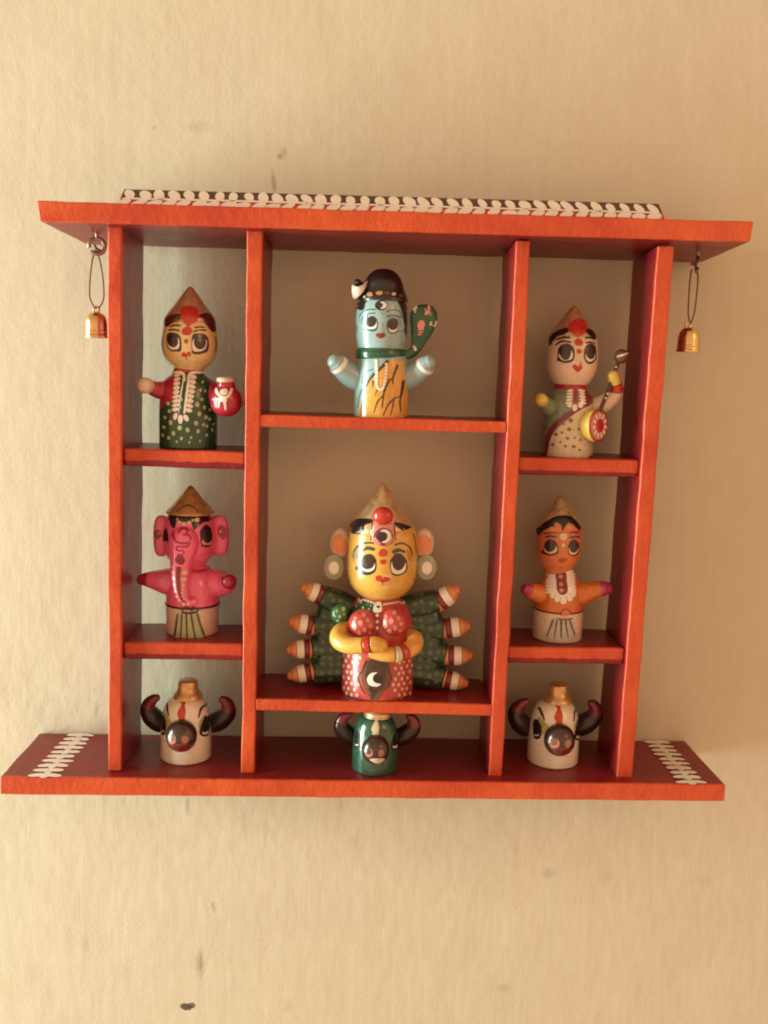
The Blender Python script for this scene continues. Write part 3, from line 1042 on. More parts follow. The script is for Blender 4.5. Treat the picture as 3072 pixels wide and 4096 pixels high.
# ---- 2: blue face, snake collar (upper middle)
def build_blue():
    sh, root = figure('blue', 'figurine', 'blue-skinned painted wooden figurine with black topknot and green snake collar', 'figurine', 'painted wooden figurines on the shelf')
    body, B = lathe('body', root, sh, 815, [(260, 1150), (300, 1240), (318, 1330), (330, 1450), (336, 1600), (338, 1800), (338, 1990)], 'blue', foot=True, axy=1700)
    head, H = lathe('head', root, sh, 817, [(60, 440), (200, 500), (285, 560), (316, 680), (324, 800), (322, 900), (312, 1000), (298, 1090), (280, 1180)], 'blue', axy=850)
    hair, K = lathe('hair', head, sh, 840, [(4, 180), (60, 184), (120, 205), (180, 255), (230, 335), (258, 430), (286, 500), (304, 545), (306, 578)], 'black', axy=450)
    decal('headband', hair, sh, K, [('gold', [ell(675, 500, 40, 27), ell(792, 486, 40, 27)]), ('midbrown', [ell(885, 486, 32, 20), ell(1050, 512, 30, 20)]), ('beige', [ell(962, 496, 26, 20), ell(615, 528, 15, 17)])])
    kn = egg('topknot', hair, sh, 545, 440, -18, 78, 105, 20, 'black', rot=-0.35)
    egg('topknot_tip', kn, sh, 530, 352, -18, 42, 44, 10, 'black')
    decal('crescent', hair, sh, Ball(sh, 545, 440, -18, 92, 112, 24), [('white', [poly([(470, 385), (492, 398), (540, 412), (590, 385), (648, 335), (615, 430), (565, 500), (492, 545), (466, 480)], 4)])], lift0=1.2, step=14)
    decal('side_hair', head, sh, H, [('black', [poly([(498, 560), (640, 572), (622, 610), (612, 670), (575, 690), (520, 672), (500, 740), (496, 880), (487, 880), (488, 640)], 3),
                                              poly([(1012, 574), (1128, 562), (1150, 700), (1152, 900), (1152, 1120), (1122, 1120), (1098, 900), (1052, 680)], 3)])])
    decal('third_eye', head, sh, H, [('black', [ell(815, 632, 72, 66)]), ('blue', [ell(828, 630, 54, 50)]), ('iris', [ell(790, 628, 38, 38)]), ('white', [poly([(800, 596), (848, 596), (878, 632), (858, 664), (812, 670), (838, 640), (832, 612)])])])
    decal('eyebrow', head, sh, H, [('teal', [stroke([(545, 780), (585, 715), (660, 682), (745, 682)], 9, 15), stroke([(655, 728), (748, 726)], 10, 14), stroke([(590, 760), (580, 860)], 8, 6), stroke([(625, 740), (615, 820)], 8, 6), stroke([(655, 730), (640, 800)], 8, 6)])])
    decal('eyebrow', head, sh, H, [('teal', [stroke([(875, 712), (945, 688), (1030, 700), (1062, 790)], 15, 8), stroke([(880, 768), (950, 752), (1028, 768)], 18, 16), stroke([(1035, 760), (1040, 880)], 8, 6), stroke([(1020, 940), (1090, 935)], 7, 5)])])
    decal('eye', head, sh, H, [('teal', [poly([(640, 830), (700, 765), (760, 800), (772, 880), (755, 930), (700, 945), (630, 925), (590, 925)])]),
                              ('white', [poly([(632, 860), (690, 790), (752, 810), (757, 890), (712, 916), (650, 908)])]), ('iris', [ell(695, 828, 60, 66)])])
    decal('eye', head, sh, H, [('teal', [poly([(885, 830), (940, 780), (1005, 800), (1022, 860), (1012, 940), (960, 972), (905, 955), (880, 900)])]),
                              ('white', [poly([(893, 850), (950, 800), (1012, 840), (1005, 920), (960, 955), (908, 935)])]), ('iris', [ell(953, 862, 60, 66)])])
    decal('nose', head, sh, H, [('greyring', [ell(826, 730, 25, 20), stroke([(822, 840), (826, 900), (828, 965)], 16, 34)])])
    decal('mouth', head, sh, H, [('maroon', [ell(785, 990, 34, 28, 10), ell(836, 985, 26, 28, -10), poly([(770, 1000), (805, 1030), (850, 1000)])]), ('red', [ell(780, 998, 20, 14)])])
    for st in (stroke([(500, 850), (522, 910), (502, 962)], 9, 8), stroke([(1112, 860), (1090, 930), (1112, 985)], 9, 8)):
        decal('ear', head, sh, H, [('teal', [st])])
    # snake round the neck
    snk, C = lathe('snake', root, sh, 810, [(282, 1148), (304, 1160), (314, 1200), (316, 1235), (310, 1270), (292, 1290)], 'snake', n=6)
    decal('scales', snk, sh, C, [('darkscale', [ell(540 + 36 * i, 1176 + 4 * math.sin(i * 2.1) + 8 * math.sin(math.pi * i / 15), 17, 8) for i in range(16)] + [ell(545 + 50 * i, 1225 + 8 * math.sin(math.pi * i / 11), 14, 12) for i in range(12)])])
    hood = tube([(1, 'hood', 'snake', 1, None)], snk, sh, [(1060, 1235, -16, 56), (1170, 1215, -10, 60), (1240, 1140, -8, 70), (1278, 1030, -8, 104), (1315, 900, -8, 150), (1330, 790, -8, 172), (1332, 715, -8, 165), (1330, 672, -8, 138)], flat=0.42, cap=0.45)[0]

    hoodf = painted_on(hood, sh)
    decal('hood_markings', hood, sh, hoodf, [('palepink', [poly([(1255, 850), (1290, 805), (1335, 820), (1340, 880), (1300, 910), (1262, 900)]), stroke([(1262, 925), (1335, 905)], 24, 20), stroke([(1265, 955), (1325, 942)], 20, 16), stroke([(1258, 985), (1310, 972)], 18, 14),
                                                            stroke([(1345, 735), (1390, 690), (1392, 612)], 34, 30), stroke([(1340, 665), (1365, 705)], 14, 20)]),
                                              ('brown', [stroke([(1232, 1030), (1275, 1020)], 14, 10), stroke([(1220, 1065), (1262, 1058)], 12, 9)]),
                                              ('white', [poly([(1165, 640), (1205, 650), (1255, 628), (1238, 676), (1190, 680)]), ell(1478, 850, 14, 40), stroke([(1205, 1118), (1225, 1140), (1235, 1175)], 20, 34)])], step=14)
    # tiger skin
    skin = poly([(905, 1285), (990, 1288), (1075, 1284), (1088, 1420), (1118, 1560), (1146, 1740), (1148, 1985), (840, 1992), (540, 1985), (560, 1830), (615, 1650), (700, 1500), (800, 1380)], 3)
    decal('tiger_skin', body, sh, B, [('amber', [skin]),
                                      ('brown', [stroke([(900, 1290), (810, 1380), (715, 1470), (650, 1570), (610, 1690), (580, 1840), (565, 1975)], 40, 10, 22),
                                                 stroke([(1010, 1345), (985, 1410), (955, 1500), (955, 1585)], 34, 10, 30), stroke([(960, 1490), (895, 1560), (850, 1660), (822, 1870)], 14, 12, 30),
                                                 stroke([(845, 1705), (770, 1790), (725, 1925)], 14, 8, 18), stroke([(1085, 1530), (1060, 1680), (1040, 1790), (1050, 1925)], 40, 12, 30), stroke([(1040, 1725), (960, 1760), (890, 1840), (835, 1960)], 12, 12, 22),
                                                 stroke([(965, 1765), (950, 1860), (925, 1960)], 20, 10), stroke([(715, 1530), (712, 1620)], 22, 6), stroke([(770, 1630), (735, 1715)], 14, 6), stroke([(890, 1575), (900, 1500)], 16, 8)])], step=24)
    beads = [(752, 1300), (755, 1345), (757, 1390), (757, 1435), (757, 1480), (756, 1525), (756, 1565), (760, 1598), (772, 1625), (795, 1640), (820, 1638), (838, 1615), (848, 1580), (858, 1540), (864, 1500), (868, 1455), (871, 1415), (873, 1375), (874, 1335)]
    decal('bead_necklace', body, sh, B, [('white', [ell(x, y, 22 if y < 1540 and x < 800 else 17, 24 if y < 1540 and x < 800 else 18) for x, y in beads])], lift0=1.3)
    decal('body_lines', body, sh, B, [('teal', [stroke([(720, 1395), (640, 1425), (598, 1480), (582, 1570)], 10, 7), stroke([(588, 1630), (550, 1730), (528, 1880)], 12, 6)])])
    tube([(0.66, 'arm', 'blue', 1, None), (0.78, 'bangle', 'white', 1.05, 0), (1, 'hand', 'blue', 1, 0)], root, sh, [(600, 1545, 0, 150), (500, 1515, -8, 156), (405, 1450, -16, 146), (328, 1378, -26, 128), (272, 1325, -34, 110), (240, 1302, -38, 88)])
    tube([(0.66, 'arm', 'blue', 1, None), (0.78, 'bangle', 'white', 1.05, 0), (1, 'hand', 'blue', 1, 0)], root, sh, [(1040, 1545, 0, 150), (1150, 1515, -8, 154), (1245, 1455, -16, 144), (1318, 1390, -26, 128), (1368, 1335, -34, 112), (1396, 1312, -38, 90)])


# ---- 3: ivory face, lute (upper right)
def build_white():
    sh, root = figure('white', 'figurine', 'pale-faced painted wooden figurine in a cream sari carrying a round lute', 'figurine', 'painted wooden figurines on the shelf')
    body, B = lathe('body', root, sh, 655, [(180, 1130), (206, 1190), (225, 1235), (270, 1300), (298, 1400), (310, 1550), (316, 1750), (318, 1985)], 'sage', foot=True, axy=1700)
    head, H = lathe('head', root, sh, 702, [(20, 480), (170, 500), (255, 560), (292, 640), (308, 740), (312, 850), (306, 940), (284, 1030), (245, 1105), (205, 1160)], 'skinpale', axy=850)
    crown, K = lathe('crown', head, sh, 715, [(5, 198), (30, 215), (72, 270), (122, 335), (180, 415), (235, 485), (272, 540), (284, 570)], 'rosegold', axy=420)
    decal('hair', head, sh, K, [('black', [poly([(408, 690), (418, 600), (450, 555), (560, 498), (640, 478), (660, 520), (600, 560), (530, 580), (470, 640)]), poly([(850, 510), (905, 490), (960, 530), (995, 600), (1000, 660), (955, 640), (915, 575)])])], lift0=1.6)
    decal('forehead_mark', head, sh, K, [('red', [poly([(690, 405), (760, 362), (840, 390), (872, 460), (855, 530), (780, 592), (700, 535), (655, 512), (665, 440)])])], lift0=2.0)
    decal('nose_bridge', head, sh, H, [('cream', [poly([(560, 585), (650, 540), (780, 600), (880, 545), (930, 590), (850, 640), (835, 760), (830, 880), (745, 880), (720, 700), (690, 600)])])])
    decal('eyebrow', head, sh, H, [('brown', [stroke([(505, 625), (590, 598), (682, 600)], 14, 24, 28), stroke([(500, 690), (580, 642), (695, 656)], 16, 20, 28)])], lift0=0.8)
    decal('eyebrow', head, sh, H, [('brown', [stroke([(852, 606), (905, 598), (955, 612)], 26, 12, 24), stroke([(856, 662), (920, 655), (985, 668)], 24, 12, 22)])], lift0=0.8)
    decal('bindi', head, sh, H, [('red', [ell(778, 656, 52, 46), ell(783, 764, 31, 29)])], lift0=0.8)
    decal('eye', head, sh, H, [('brown', [poly([(520, 860), (540, 720), (620, 668), (692, 690), (730, 760), (716, 870), (630, 905), (555, 885), (480, 855)])]),
                              ('white', [poly([(548, 790), (620, 690), (700, 770), (698, 850), (615, 874), (560, 848)])]), ('iris', [ell(620, 768, 74, 94)])])
    decal('eye', head, sh, H, [('brown', [poly([(838, 790), (860, 700), (920, 670), (975, 690), (990, 760), (985, 860), (925, 915), (862, 892)])]),
                              ('white', [poly([(862, 790), (915, 690), (972, 780), (965, 855), (918, 886), (872, 866)])]), ('iris', [ell(915, 770, 54, 90)])])
    decal('mouth', head, sh, H, [('red', [ell(735, 948, 30, 30), ell(795, 955, 28, 30), poly([(708, 955), (765, 1012), (820, 962), (765, 950)])]), ('pinkdots', [ell(806, 908, 18, 20)]), ('brown', [stroke([(766, 985), (766, 1015)], 8, 5)])])
    decal('neckband', body, sh, B, [('crimson', [poly([(476, 1150), (600, 1166), (760, 1166), (896, 1150), (896, 1205), (760, 1222), (600, 1222), (476, 1205)], 4)])], lift0=0.9)
    decal('sari', body, sh, B, [('plum', [poly([(850, 1225), (985, 1262), (972, 1330), (910, 1370), (842, 1345)], 3)]),
                                ('cream', [poly([(962, 1380), (900, 1405), (780, 1475), (650, 1580), (520, 1700), (440, 1830), (396, 2030), (640, 2048), (964, 2030), (966, 1700)], 3)]),
                                ('plum', [stroke([(975, 1320), (900, 1385), (780, 1445), (640, 1535), (510, 1640), (425, 1770), (368, 2030)], 52, 60, 64)]),
                                ('olive', [ell(x, y, r, r * .9) for x, y, r in [(685, 1592, 30), (600, 1635, 20), (665, 1700, 26), (716, 1708, 9), (510, 1765, 24), (580, 1742, 18), (645, 1810, 22), (730, 1805, 16), (470, 1890, 24), (620, 1905, 20), (720, 1910, 24), (560, 1858, 16), (780, 1700, 18), (800, 1830, 18), (790, 1950, 18)]])], step=24)
    pt = petals(690, 1235, 672, 1380, 5, -10, 42, 16, -8) + petals(800, 1235, 815, 1380, 5, 12, 40, 17, 10) + [ell(672, 1408, 32, 28, 20), ell(732, 1438, 30, 42), ell(800, 1408, 30, 34, -20)]
    decal('necklace', body, sh, B, [('white', pt), ('crimson', [stroke([(735, 1215), (738, 1290), (745, 1385)], 54, 40)]), ('maroon', [ell(740, 1300, 16, 14), ell(742, 1340, 14, 13)])], lift0=1.6)
    tube([(0.7, 'arm', 'sage', 1, None), (1, 'hand', 'yellow', 1, 0)], root, sh, [(540, 1420, 0, 110), (440, 1440, -18, 112), (370, 1390, -36, 90), (335, 1350, -48, 78), (325, 1338, -54, 76)])
    tube([(0.58, 'arm', 'skinpale', 1, None), (0.72, 'bangle', 'red', 1.05, 0), (1, 'hand', 'yellow', 1, 0)], root, sh, [(880, 1440, 0, 115), (1010, 1430, -18, 115), (1140, 1360, -26, 108), (1225, 1270, -32, 92), (1235, 1190, -38, 74), (1210, 1100, -42, 74), (1195, 1045, -44, 68)])
    # lute: half gourd with painted face, neck and gourd at its upper end
    lute = tube([(1, 'lute', 'brown', 1, None)], root, sh, [(1010, 1530, -60, 26), (1060, 1420, -56, 25), (1110, 1300, -52, 24), (1180, 1120, -46, 23), (1240, 940, -42, 22), (1285, 830, -40, 22)], seg=14)[0]
    decal('frets', lute, sh, lambda cx, cy, lift: (*((lambda p: (p[0], -57 - lift))(sh.P(cx, cy, -57))), sh.P(cx, cy, -57)[1]), [('white', [ell(1128, 1270, 11, 12), ell(1105, 1325, 11, 12), ell(1085, 1365, 9, 9), ell(1225, 950, 9, 12)])], step=50)
    egg('lute_gourd', lute, sh, 1295, 820, -40, 84, 88, 15, 'midbrown', rot=0.4)
    egg('gourd_ring', lute, sh, 1297, 805, -40, 86, 26, 17, 'white', rot=0.35)
    # bowl: lathe about a slanting axis
    ax = Vector((0.66, -0.75, 0.05)).normalized()
    cx0, cz0 = sh.P(1015, 1655, -62)
    c0 = Vector((cx0, -62, cz0))
    e1 = Vector((0, 0, 1)) - ax * ax.z
    e1.normalize()
    e2 = ax.cross(e1)
    Rb = 200 * sh.k

    def bowl_mesh(name, prof, mats, mi_fn, par):
        verts, faces, mi = [], [], []
        sg = 48
        for (r, h) in prof:
            for j in range(sg):
                a = 2 * math.pi * j / sg
                verts.append(tuple(c0 + ax * h + (e1 * math.cos(a) + e2 * math.sin(a)) * max(r, 0.02)))
        for i in range(len(prof) - 1):
            for j in range(sg):
                faces.append((i * sg + j, (i + 1) * sg + j, (i + 1) * sg + (j + 1) % sg, i * sg + (j + 1) % sg))
                mi.append(mi_fn((prof[i][0] + prof[i + 1][0]) / 2))
        return mesh_obj(name, verts, faces, mats, par, mi)
    bowl = bowl_mesh('lute_bowl', [(Rb * math.sin(t), -Rb * 1.3 * math.cos(t)) for t in [math.pi / 2 * i / 14 for i in range(15)]], ['yellow'], lambda r: 0, lute)
    bowl_mesh('bowl_face', [(Rb, 0), (Rb * 1.01, 0.8), (Rb * .96, 2.2), (Rb * .86, 2.6), (Rb * .84, 3.0), (Rb * .6, 3.4), (Rb * .40, 3.6), (Rb * .38, 4.0), (Rb * .2, 4.6), (0.02, 5)], ['rust', 'pinkdots', 'red'], lambda r: 0 if r > Rb * .83 else (1 if r > Rb * .39 else 2), bowl)
    verts, faces = [], []
    for q in range(11):
        a0 = 2 * math.pi * q / 11
        b = len(verts)
        cc = c0 + ax * 4.2 + (e1 * math.cos(a0) + e2 * math.sin(a0)) * Rb * .6
        d1 = e1 * math.cos(a0) + e2 * math.sin(a0)
        d2 = ax.cross(d1)
        for j in range(12):
            a = 2 * math.pi * j / 12
            verts.append(tuple(cc + d1 * (Rb * .19 * math.cos(a)) + d2 * (Rb * .10 * math.sin(a))))
        faces.append(tuple(range(b, b + 12)))
    mesh_obj('petals', verts, faces, ['white'], bowl)


# ---- 4: pink elephant head (middle left)
def build_pink():
    sh, root = figure('pink', 'figurine', 'glossy pink elephant-headed wooden figurine with a conical gold cap', 'figurine', 'painted wooden figurines on the shelf')
    beltz = sh.P(895, 1645)[1]
    body, B = lathe('body', root, sh, 893, [(150, 1090), (200, 1130), (262, 1190), (305, 1290), (325, 1420), (330, 1560), (330, 1650), (326, 1780), (325, 1985)], 'pink', foot=True, bands=[(sh.P(895, 1640)[1] + 14, 'pink'), (-99, 'beige')], axy=1600)
    bz = sh.P(893, 1640)[1] + 14
    ring('belt', body, (B.x0, 0, bz), B.r(bz) - 0.6, 3.0, (0, 0, 1), 'darkmaroon', seg=64, ms=8)
    head, H = lathe('head', root, sh, 852, [(30, 450), (225, 466), (280, 540), (306, 640), (318, 760), (312, 880), (285, 980), (225, 1060), (190, 1110), (170, 1150)], 'pink', axy=800)
    crown, K = lathe('crown', head, sh, 866, [(4, 138), (26, 150), (62, 190), (124, 265), (190, 340), (248, 402), (290, 446), (297, 462), (280, 472)], 'gold', axy=350)
    decal('crown_motif', crown, sh, K, [('midbrown', [stroke([(700, 470), (765, 415), (840, 388), (915, 415), (955, 475)], 12, 12, 24)])])
    decal('hair', head, sh, H, [('black', [poly([(580, 470), (720, 478), (860, 480), (1000, 478), (1135, 470), (1110, 560), (1010, 600), (955, 655), (902, 682), (880, 610), (835, 585), (790, 600), (735, 580), (705, 575), (682, 662), (640, 645), (612, 560)], 4)])])
    trunk = tube([(1, 'trunk', 'pink', 1, None)], head, sh, [(810, 685, -36, 112), (800, 755, -44, 168), (788, 850, -48, 188), (772, 980, -54, 160), (752, 1110, -60, 130), (744, 1230, -68, 114), (748, 1350, -73, 100), (772, 1460, -76, 82), (818, 1535, -76, 60), (880, 1552, -76, 46), (920, 1535, -76, 40)], seg=36)[0]

    tsurf = painted_on(trunk, sh)
    om = [stroke([(655, 692), (668, 770), (700, 830), (770, 848), (835, 840), (868, 790), (835, 745), (775, 752)], 22, 24, 28), stroke([(725, 735), (745, 685), (800, 668), (835, 700), (808, 745)], 18, 18, 24),
          stroke([(862, 835), (835, 880), (770, 890), (715, 886), (702, 915), (730, 935), (775, 932), (788, 965), (750, 985), (705, 982)], 22, 16, 22)]
    decal('trunk_markings', trunk, sh, tsurf, [('deeppink', om), ('maroon', [ell(745, 1045, 60, 55)]), ('maroon', [stroke([(728, 1125), (722, 1200), (722, 1300), (735, 1420), (765, 1510), (812, 1555)], 54, 14, 48)])], step=16)
    bd = [(664, 1195, 20), (672, 1262, 20), (682, 1342, 18), (692, 1415, 16), (706, 1478, 14), (735, 1522, 12), (790, 1568, 13), (842, 1565, 13),
          (800, 1195, 26), (788, 1275, 24), (780, 1342, 18), (772, 1392, 14), (768, 1434, 13), (772, 1474, 13), (792, 1512, 12), (820, 1538, 10), (660, 1125, 14)]
    decal('trunk_beads', trunk, sh, tsurf, [('cream', [ell(x, y, r * (1.35 if x > 760 and 1150 < y < 1300 else 1), r) for x, y, r in bd])], lift0=0.9, step=60)
    decal('hair_beads', head, sh, H, [('cream', [ell(712, 556, 13, 13), ell(738, 592, 19, 19), ell(790, 616, 26, 25), ell(855, 598, 22, 22), ell(892, 570, 15, 15), poly([(918, 545), (968, 540), (965, 585), (920, 585)], 3)])], lift0=1.0)
    decal('eye', head, sh, H, [('black', [poly([(540, 700), (575, 660), (600, 740), (596, 830), (560, 850), (536, 800)])]), ('palepink', [poly([(538, 800), (556, 830), (582, 812), (580, 852), (545, 850)])]), ('iris', [ell(562, 755, 26, 62)])])
    decal('eye', head, sh, H, [('black', [poly([(985, 690), (1050, 620), (1110, 660), (1130, 760), (1112, 862), (1050, 880), (995, 862), (985, 780)])]), ('palepink', [poly([(1005, 810), (1060, 780), (1118, 815), (1108, 858), (1015, 860)])]), ('iris', [ell(1062, 760, 56, 80)]), ('darkmaroon', [stroke([(990, 872), (1050, 890), (1110, 870)], 10, 8)])])
    for cx, cy, rx, ry, yw, c2, ex, ey, er in ((512, 750, 100, 262, 0.25, 'maroon', 480, 735, 52), (1212, 745, 132, 258, -0.25, 'deeppink', 1232, 712, 78)):
        ear = egg('ear', head, sh, cx, cy, 6, rx, ry, 11, 'pink', e=0.72, yaw=yw)
        inner = egg('inner_ear', ear, sh, ex, ey, -4.5, er, er * 1.35, 2.2, c2, yaw=yw)
        egg('ear_spot', inner, sh, ex + 3, ey - 14, -6.4, er * .26, er * .3, 1.0, 'palepink', seg=16, rings=8)
    tube([(0.74, 'arm', 'pink', 1, None), (1, 'hand', 'deeppink', 1, 0)], root, sh, [(710, 1320, 0, 185), (570, 1308, -6, 165), (430, 1290, -8, 122), (330, 1282, -8, 90), (258, 1285, -8, 64)])
    tube([(0.78, 'arm', 'pink', 1, None), (1, 'hand', 'deeppink', 1, 0)], root, sh, [(1075, 1330, 0, 185), (1185, 1335, -12, 176), (1285, 1335, -28, 136), (1326, 1310, -44, 102), (1332, 1300, -52, 86)])
    decal('neck_line', body, sh, B, [('crimson', [stroke([(892, 1175), (960, 1180), (1040, 1160), (1100, 1130)], 34, 14, 26)])], lift0=0.8)
    decal('chest_line', body, sh, B, [('palepink', [stroke([(1065, 1240), (1082, 1340), (1062, 1450), (1010, 1530), (950, 1570)], 10, 7, 10)])], lift0=0.8)
    decal('waist_cloth', body, sh, B, [('pleat', [poly([(708, 1690), (830, 1672), (950, 1690), (1000, 1830), (1040, 1962), (940, 1990), (840, 1992), (740, 1985), (668, 1965), (690, 1830)], 3)]),
                                       ('darkolive', [stroke([(715, 1690), (700, 1820), (678, 1965)], 24, 26), stroke([(765, 1690), (760, 1830), (752, 1985)], 22, 22), stroke([(818, 1690), (822, 1830), (828, 1990)], 26, 20), stroke([(875, 1690), (895, 1830), (925, 1985)], 24, 24), stroke([(945, 1690), (985, 1830), (1030, 1962)], 24, 28)]),
                                       ('black', [stroke([(770, 1668), (780, 1625), (840, 1600), (900, 1608), (955, 1640), (945, 1670)], 14, 12), stroke([(770, 1672), (860, 1682), (955, 1668)], 26, 22), stroke([(840, 1600), (860, 1640), (900, 1660)], 12, 8)])], lift0=1.6, step=22)


# ---- 5: many-armed figure (centre)
def build_many_armed():
    sh, root = figure('durga', 'figurine', 'large yellow-faced many-armed wooden figurine with a gold crown in the centre compartment', 'figurine', 'painted wooden figurines on the shelf')
    body, B = lathe('body', root, sh, 794, [(100, 860), (135, 895), (185, 930), (225, 990), (248, 1080), (258, 1180), (266, 1320), (270, 1480), (270, 1665)], 'rose', foot=True, axy=1400)
    head, H = lathe('head', root, sh, 826, [(20, 330), (180, 345), (238, 400), (252, 470), (258, 560), (258, 650), (252, 730), (232, 800), (190, 855), (140, 890), (112, 910)], 'skinyellow', axy=620)
    crown, K = lathe('crown', head, sh, 828, [(4, 76), (18, 86), (52, 130), (96, 190), (140, 245), (182, 300), (214, 345), (232, 385), (236, 410)], 'palegold', axy=250)
    decal('hair', head, sh, K, [('black', [poly([(586, 470), (578, 385), (612, 340), (680, 336), (752, 346), (752, 372), (702, 388), (692, 432), (645, 458), (612, 448)]), poly([(915, 366), (985, 378), (1045, 400), (1062, 450), (1010, 456), (960, 420), (920, 392)])]),
                                ('cream', [stroke([(640, 440), (672, 428), (680, 398)], 5, 4), stroke([(975, 410), (990, 432), (1015, 440)], 5, 4)])], lift0=0.8)
    decal('hair_curl', head, sh, H, [('brown', [stroke([(578, 450), (560, 510), (556, 565), (570, 585), (582, 565)], 9, 6), stroke([(1050, 440), (1065, 500), (1072, 570), (1082, 582)], 9, 6)])], lift0=0.8)
    orn = egg('forehead_ornament', head, sh, 832, 450, -80, 82, 92, 9, 'pinkdots', e=0.8)
    decal('ornament_eye', orn, sh, Ball(sh, 832, 450, -80, 82, 92, 9), [('plum', [poly([(762, 480), (790, 430), (832, 412), (880, 430), (905, 480), (890, 520), (838, 536), (785, 522)])]), ('iris', [ell(830, 472, 40, 38)]), ('white', [poly([(812, 436), (850, 426), (884, 452), (882, 494), (850, 515), (822, 512), (852, 494), (862, 466), (846, 444)])]), ('maroon', [stroke([(760, 370), (754, 440), (748, 500)], 7, 7), stroke([(905, 372), (912, 440), (915, 500)], 7, 7)])], lift0=0.8, step=16)
    egg('red_bead', head, sh, 830, 330, -82, 74, 66, 20, 'red')
    decal('eyebrow', head, sh, H, [('green', [stroke([(612, 615), (636, 552), (690, 518), (772, 518)], 6, 14, 12), stroke([(682, 574), (722, 552), (772, 564)], 10, 22, 28)]), ('greyring', [stroke([(640, 560), (628, 640)], 6, 4), stroke([(655, 545), (645, 640)], 6, 4), stroke([(672, 540), (664, 620)], 6, 4), stroke([(624, 580), (616, 640)], 5, 4)])], lift0=0.8)
    decal('eyebrow', head, sh, H, [('green', [stroke([(912, 534), (965, 516), (1022, 545), (1044, 605)], 14, 6, 12), stroke([(898, 586), (940, 566), (992, 580)], 26, 12, 28)]), ('midbrown', [stroke([(1005, 560), (1012, 640)], 4, 3), stroke([(1020, 570), (1028, 640)], 4, 3)])], lift0=0.8)
    decal('eye', head, sh, H, [('black', [poly([(632, 690), (670, 660), (700, 602), (752, 602), (782, 640), (778, 712), (735, 742), (685, 738), (650, 712)])]), ('white', [poly([(672, 668), (712, 615), (762, 630), (775, 668), (764, 706), (720, 720), (682, 700)])]), ('iris', [ell(724, 648, 50, 56)])])
    decal('eye', head, sh, H, [('black', [poly([(880, 650), (915, 605), (965, 598), (1000, 640), (1005, 700), (985, 728), (942, 748), (895, 735)])]), ('white', [poly([(888, 660), (925, 618), (975, 625), (995, 670), (984, 714), (940, 736), (897, 722)])]), ('iris', [ell(941, 648, 50, 58)])])
    decal('bindi', head, sh, H, [('red', [ell(832, 587, 33, 28), ell(832, 650, 22, 20)])])
    decal('mouth', head, sh, H, [('red', [ell(802, 767, 25, 22), ell(856, 772, 25, 20), poly([(782, 772), (828, 797), (878, 776), (830, 772)])]), ('brown', [stroke([(828, 785), (828, 815)], 7, 5)])])
    decal('nose_ring', head, sh, H, [('cream', [ell(860, 826, 13, 11), ell(885, 815, 8, 7), ell(905, 822, 7, 7)]), ('cream', [poly([(835, 745), (880, 742), (895, 765), (868, 758)])])])
    for ecx, rcx, s in ((518, 474, -1), (1136, 1153, 1)):
        ear = egg('ear', head, sh, ecx, 505, 4, 74, 112, 15, 'beige')
        decal('ear_blush', ear, sh, Ball(sh, ecx, 505, 4, 76, 114, 16), [('orange', [ell(ecx - 2, 515, 52, 70)])], lift0=1.0, step=20)
        egg('earring', head, sh, rcx, 682, -8, 74, 94, 9, 'greyring', bands=[(0.13, 'white'), (0.33, 'greyring'), (1.1, 'dotgreen')], rings=24)
    # bust
    for cx, cy, r in ((690, 1092, 108), (908, 1078, 104)):
        br = egg('blouse', body, sh, cx, cy, -60, r, r * 1.0, 32, 'rose')
        bs = Ball(sh, cx, cy, -60, r, r, 32)
        spots = [(-62, 18, 20, 30), (-18, -10, 20, 24), (30, -30, 17, 18), (-30, 60, 18, 18), (10, 40, 18, 22), (50, 12, 14, 18), (5, -66, 18, 18), (-55, -40, 14, 16), (45, 60, 14, 14)]
        decal('blouse_dots', br, sh, bs, [('pinkdots', [ell(cx + a, cy + b, c * .9, d * .9) for a, b, c, d in spots])], lift0=0.7, step=20)
    decal('sari_shoulder', body, sh, B, [('green', [poly([(640, 935), (700, 925), (770, 945), (780, 1000), (740, 1025), (660, 1030), (590, 1050), (560, 1040), (580, 985)], 4)]), ('dotgreen', [ell(690, 975, 7, 9), ell(730, 985, 7, 8), ell(660, 1000, 7, 8), ell(640, 965, 6, 8), ell(745, 960, 6, 6)])], lift0=0.8)
    sh_b = egg('sari_fold', body, sh, 516, 1022, -40, 64, 74, 16, 'midgreen')
    decal('fold_dots', sh_b, sh, Ball(sh, 516, 1022, -40, 64, 74, 16), [('dotgreen', [ell(545, 985, 13, 15), ell(500, 1000, 9, 11), ell(520, 1040, 10, 12), ell(485, 1035, 9, 9), ell(505, 1068, 9, 9), ell(550, 1025, 7, 9)])], lift0=0.6)
    nl = [ell(630 + 16.5 * i, 894 + 5.5 * i, 8, 9) for i in range(9)] + [ell(838 + 16 * i, 950 - 2.6 * i, 8, 9) for i in range(10)]
    decal('bead_necklace', body, sh, B, [('white', nl)], lift0=2.6)
    decal('pendant', body, sh, B, [('white', [poly([(780, 935), (818, 935), (820, 1000), (765, 1005), (768, 960)], 3)]), ('green', [poly([(782, 962), (812, 960), (800, 978)], 3)]), ('plum', [stroke([(792, 1010), (792, 1170)], 26, 22)]), ('white', [ell(791, 1027, 11, 12), ell(791, 1072, 10, 11), ell(791, 1117, 10, 11)])], lift0=3.0)
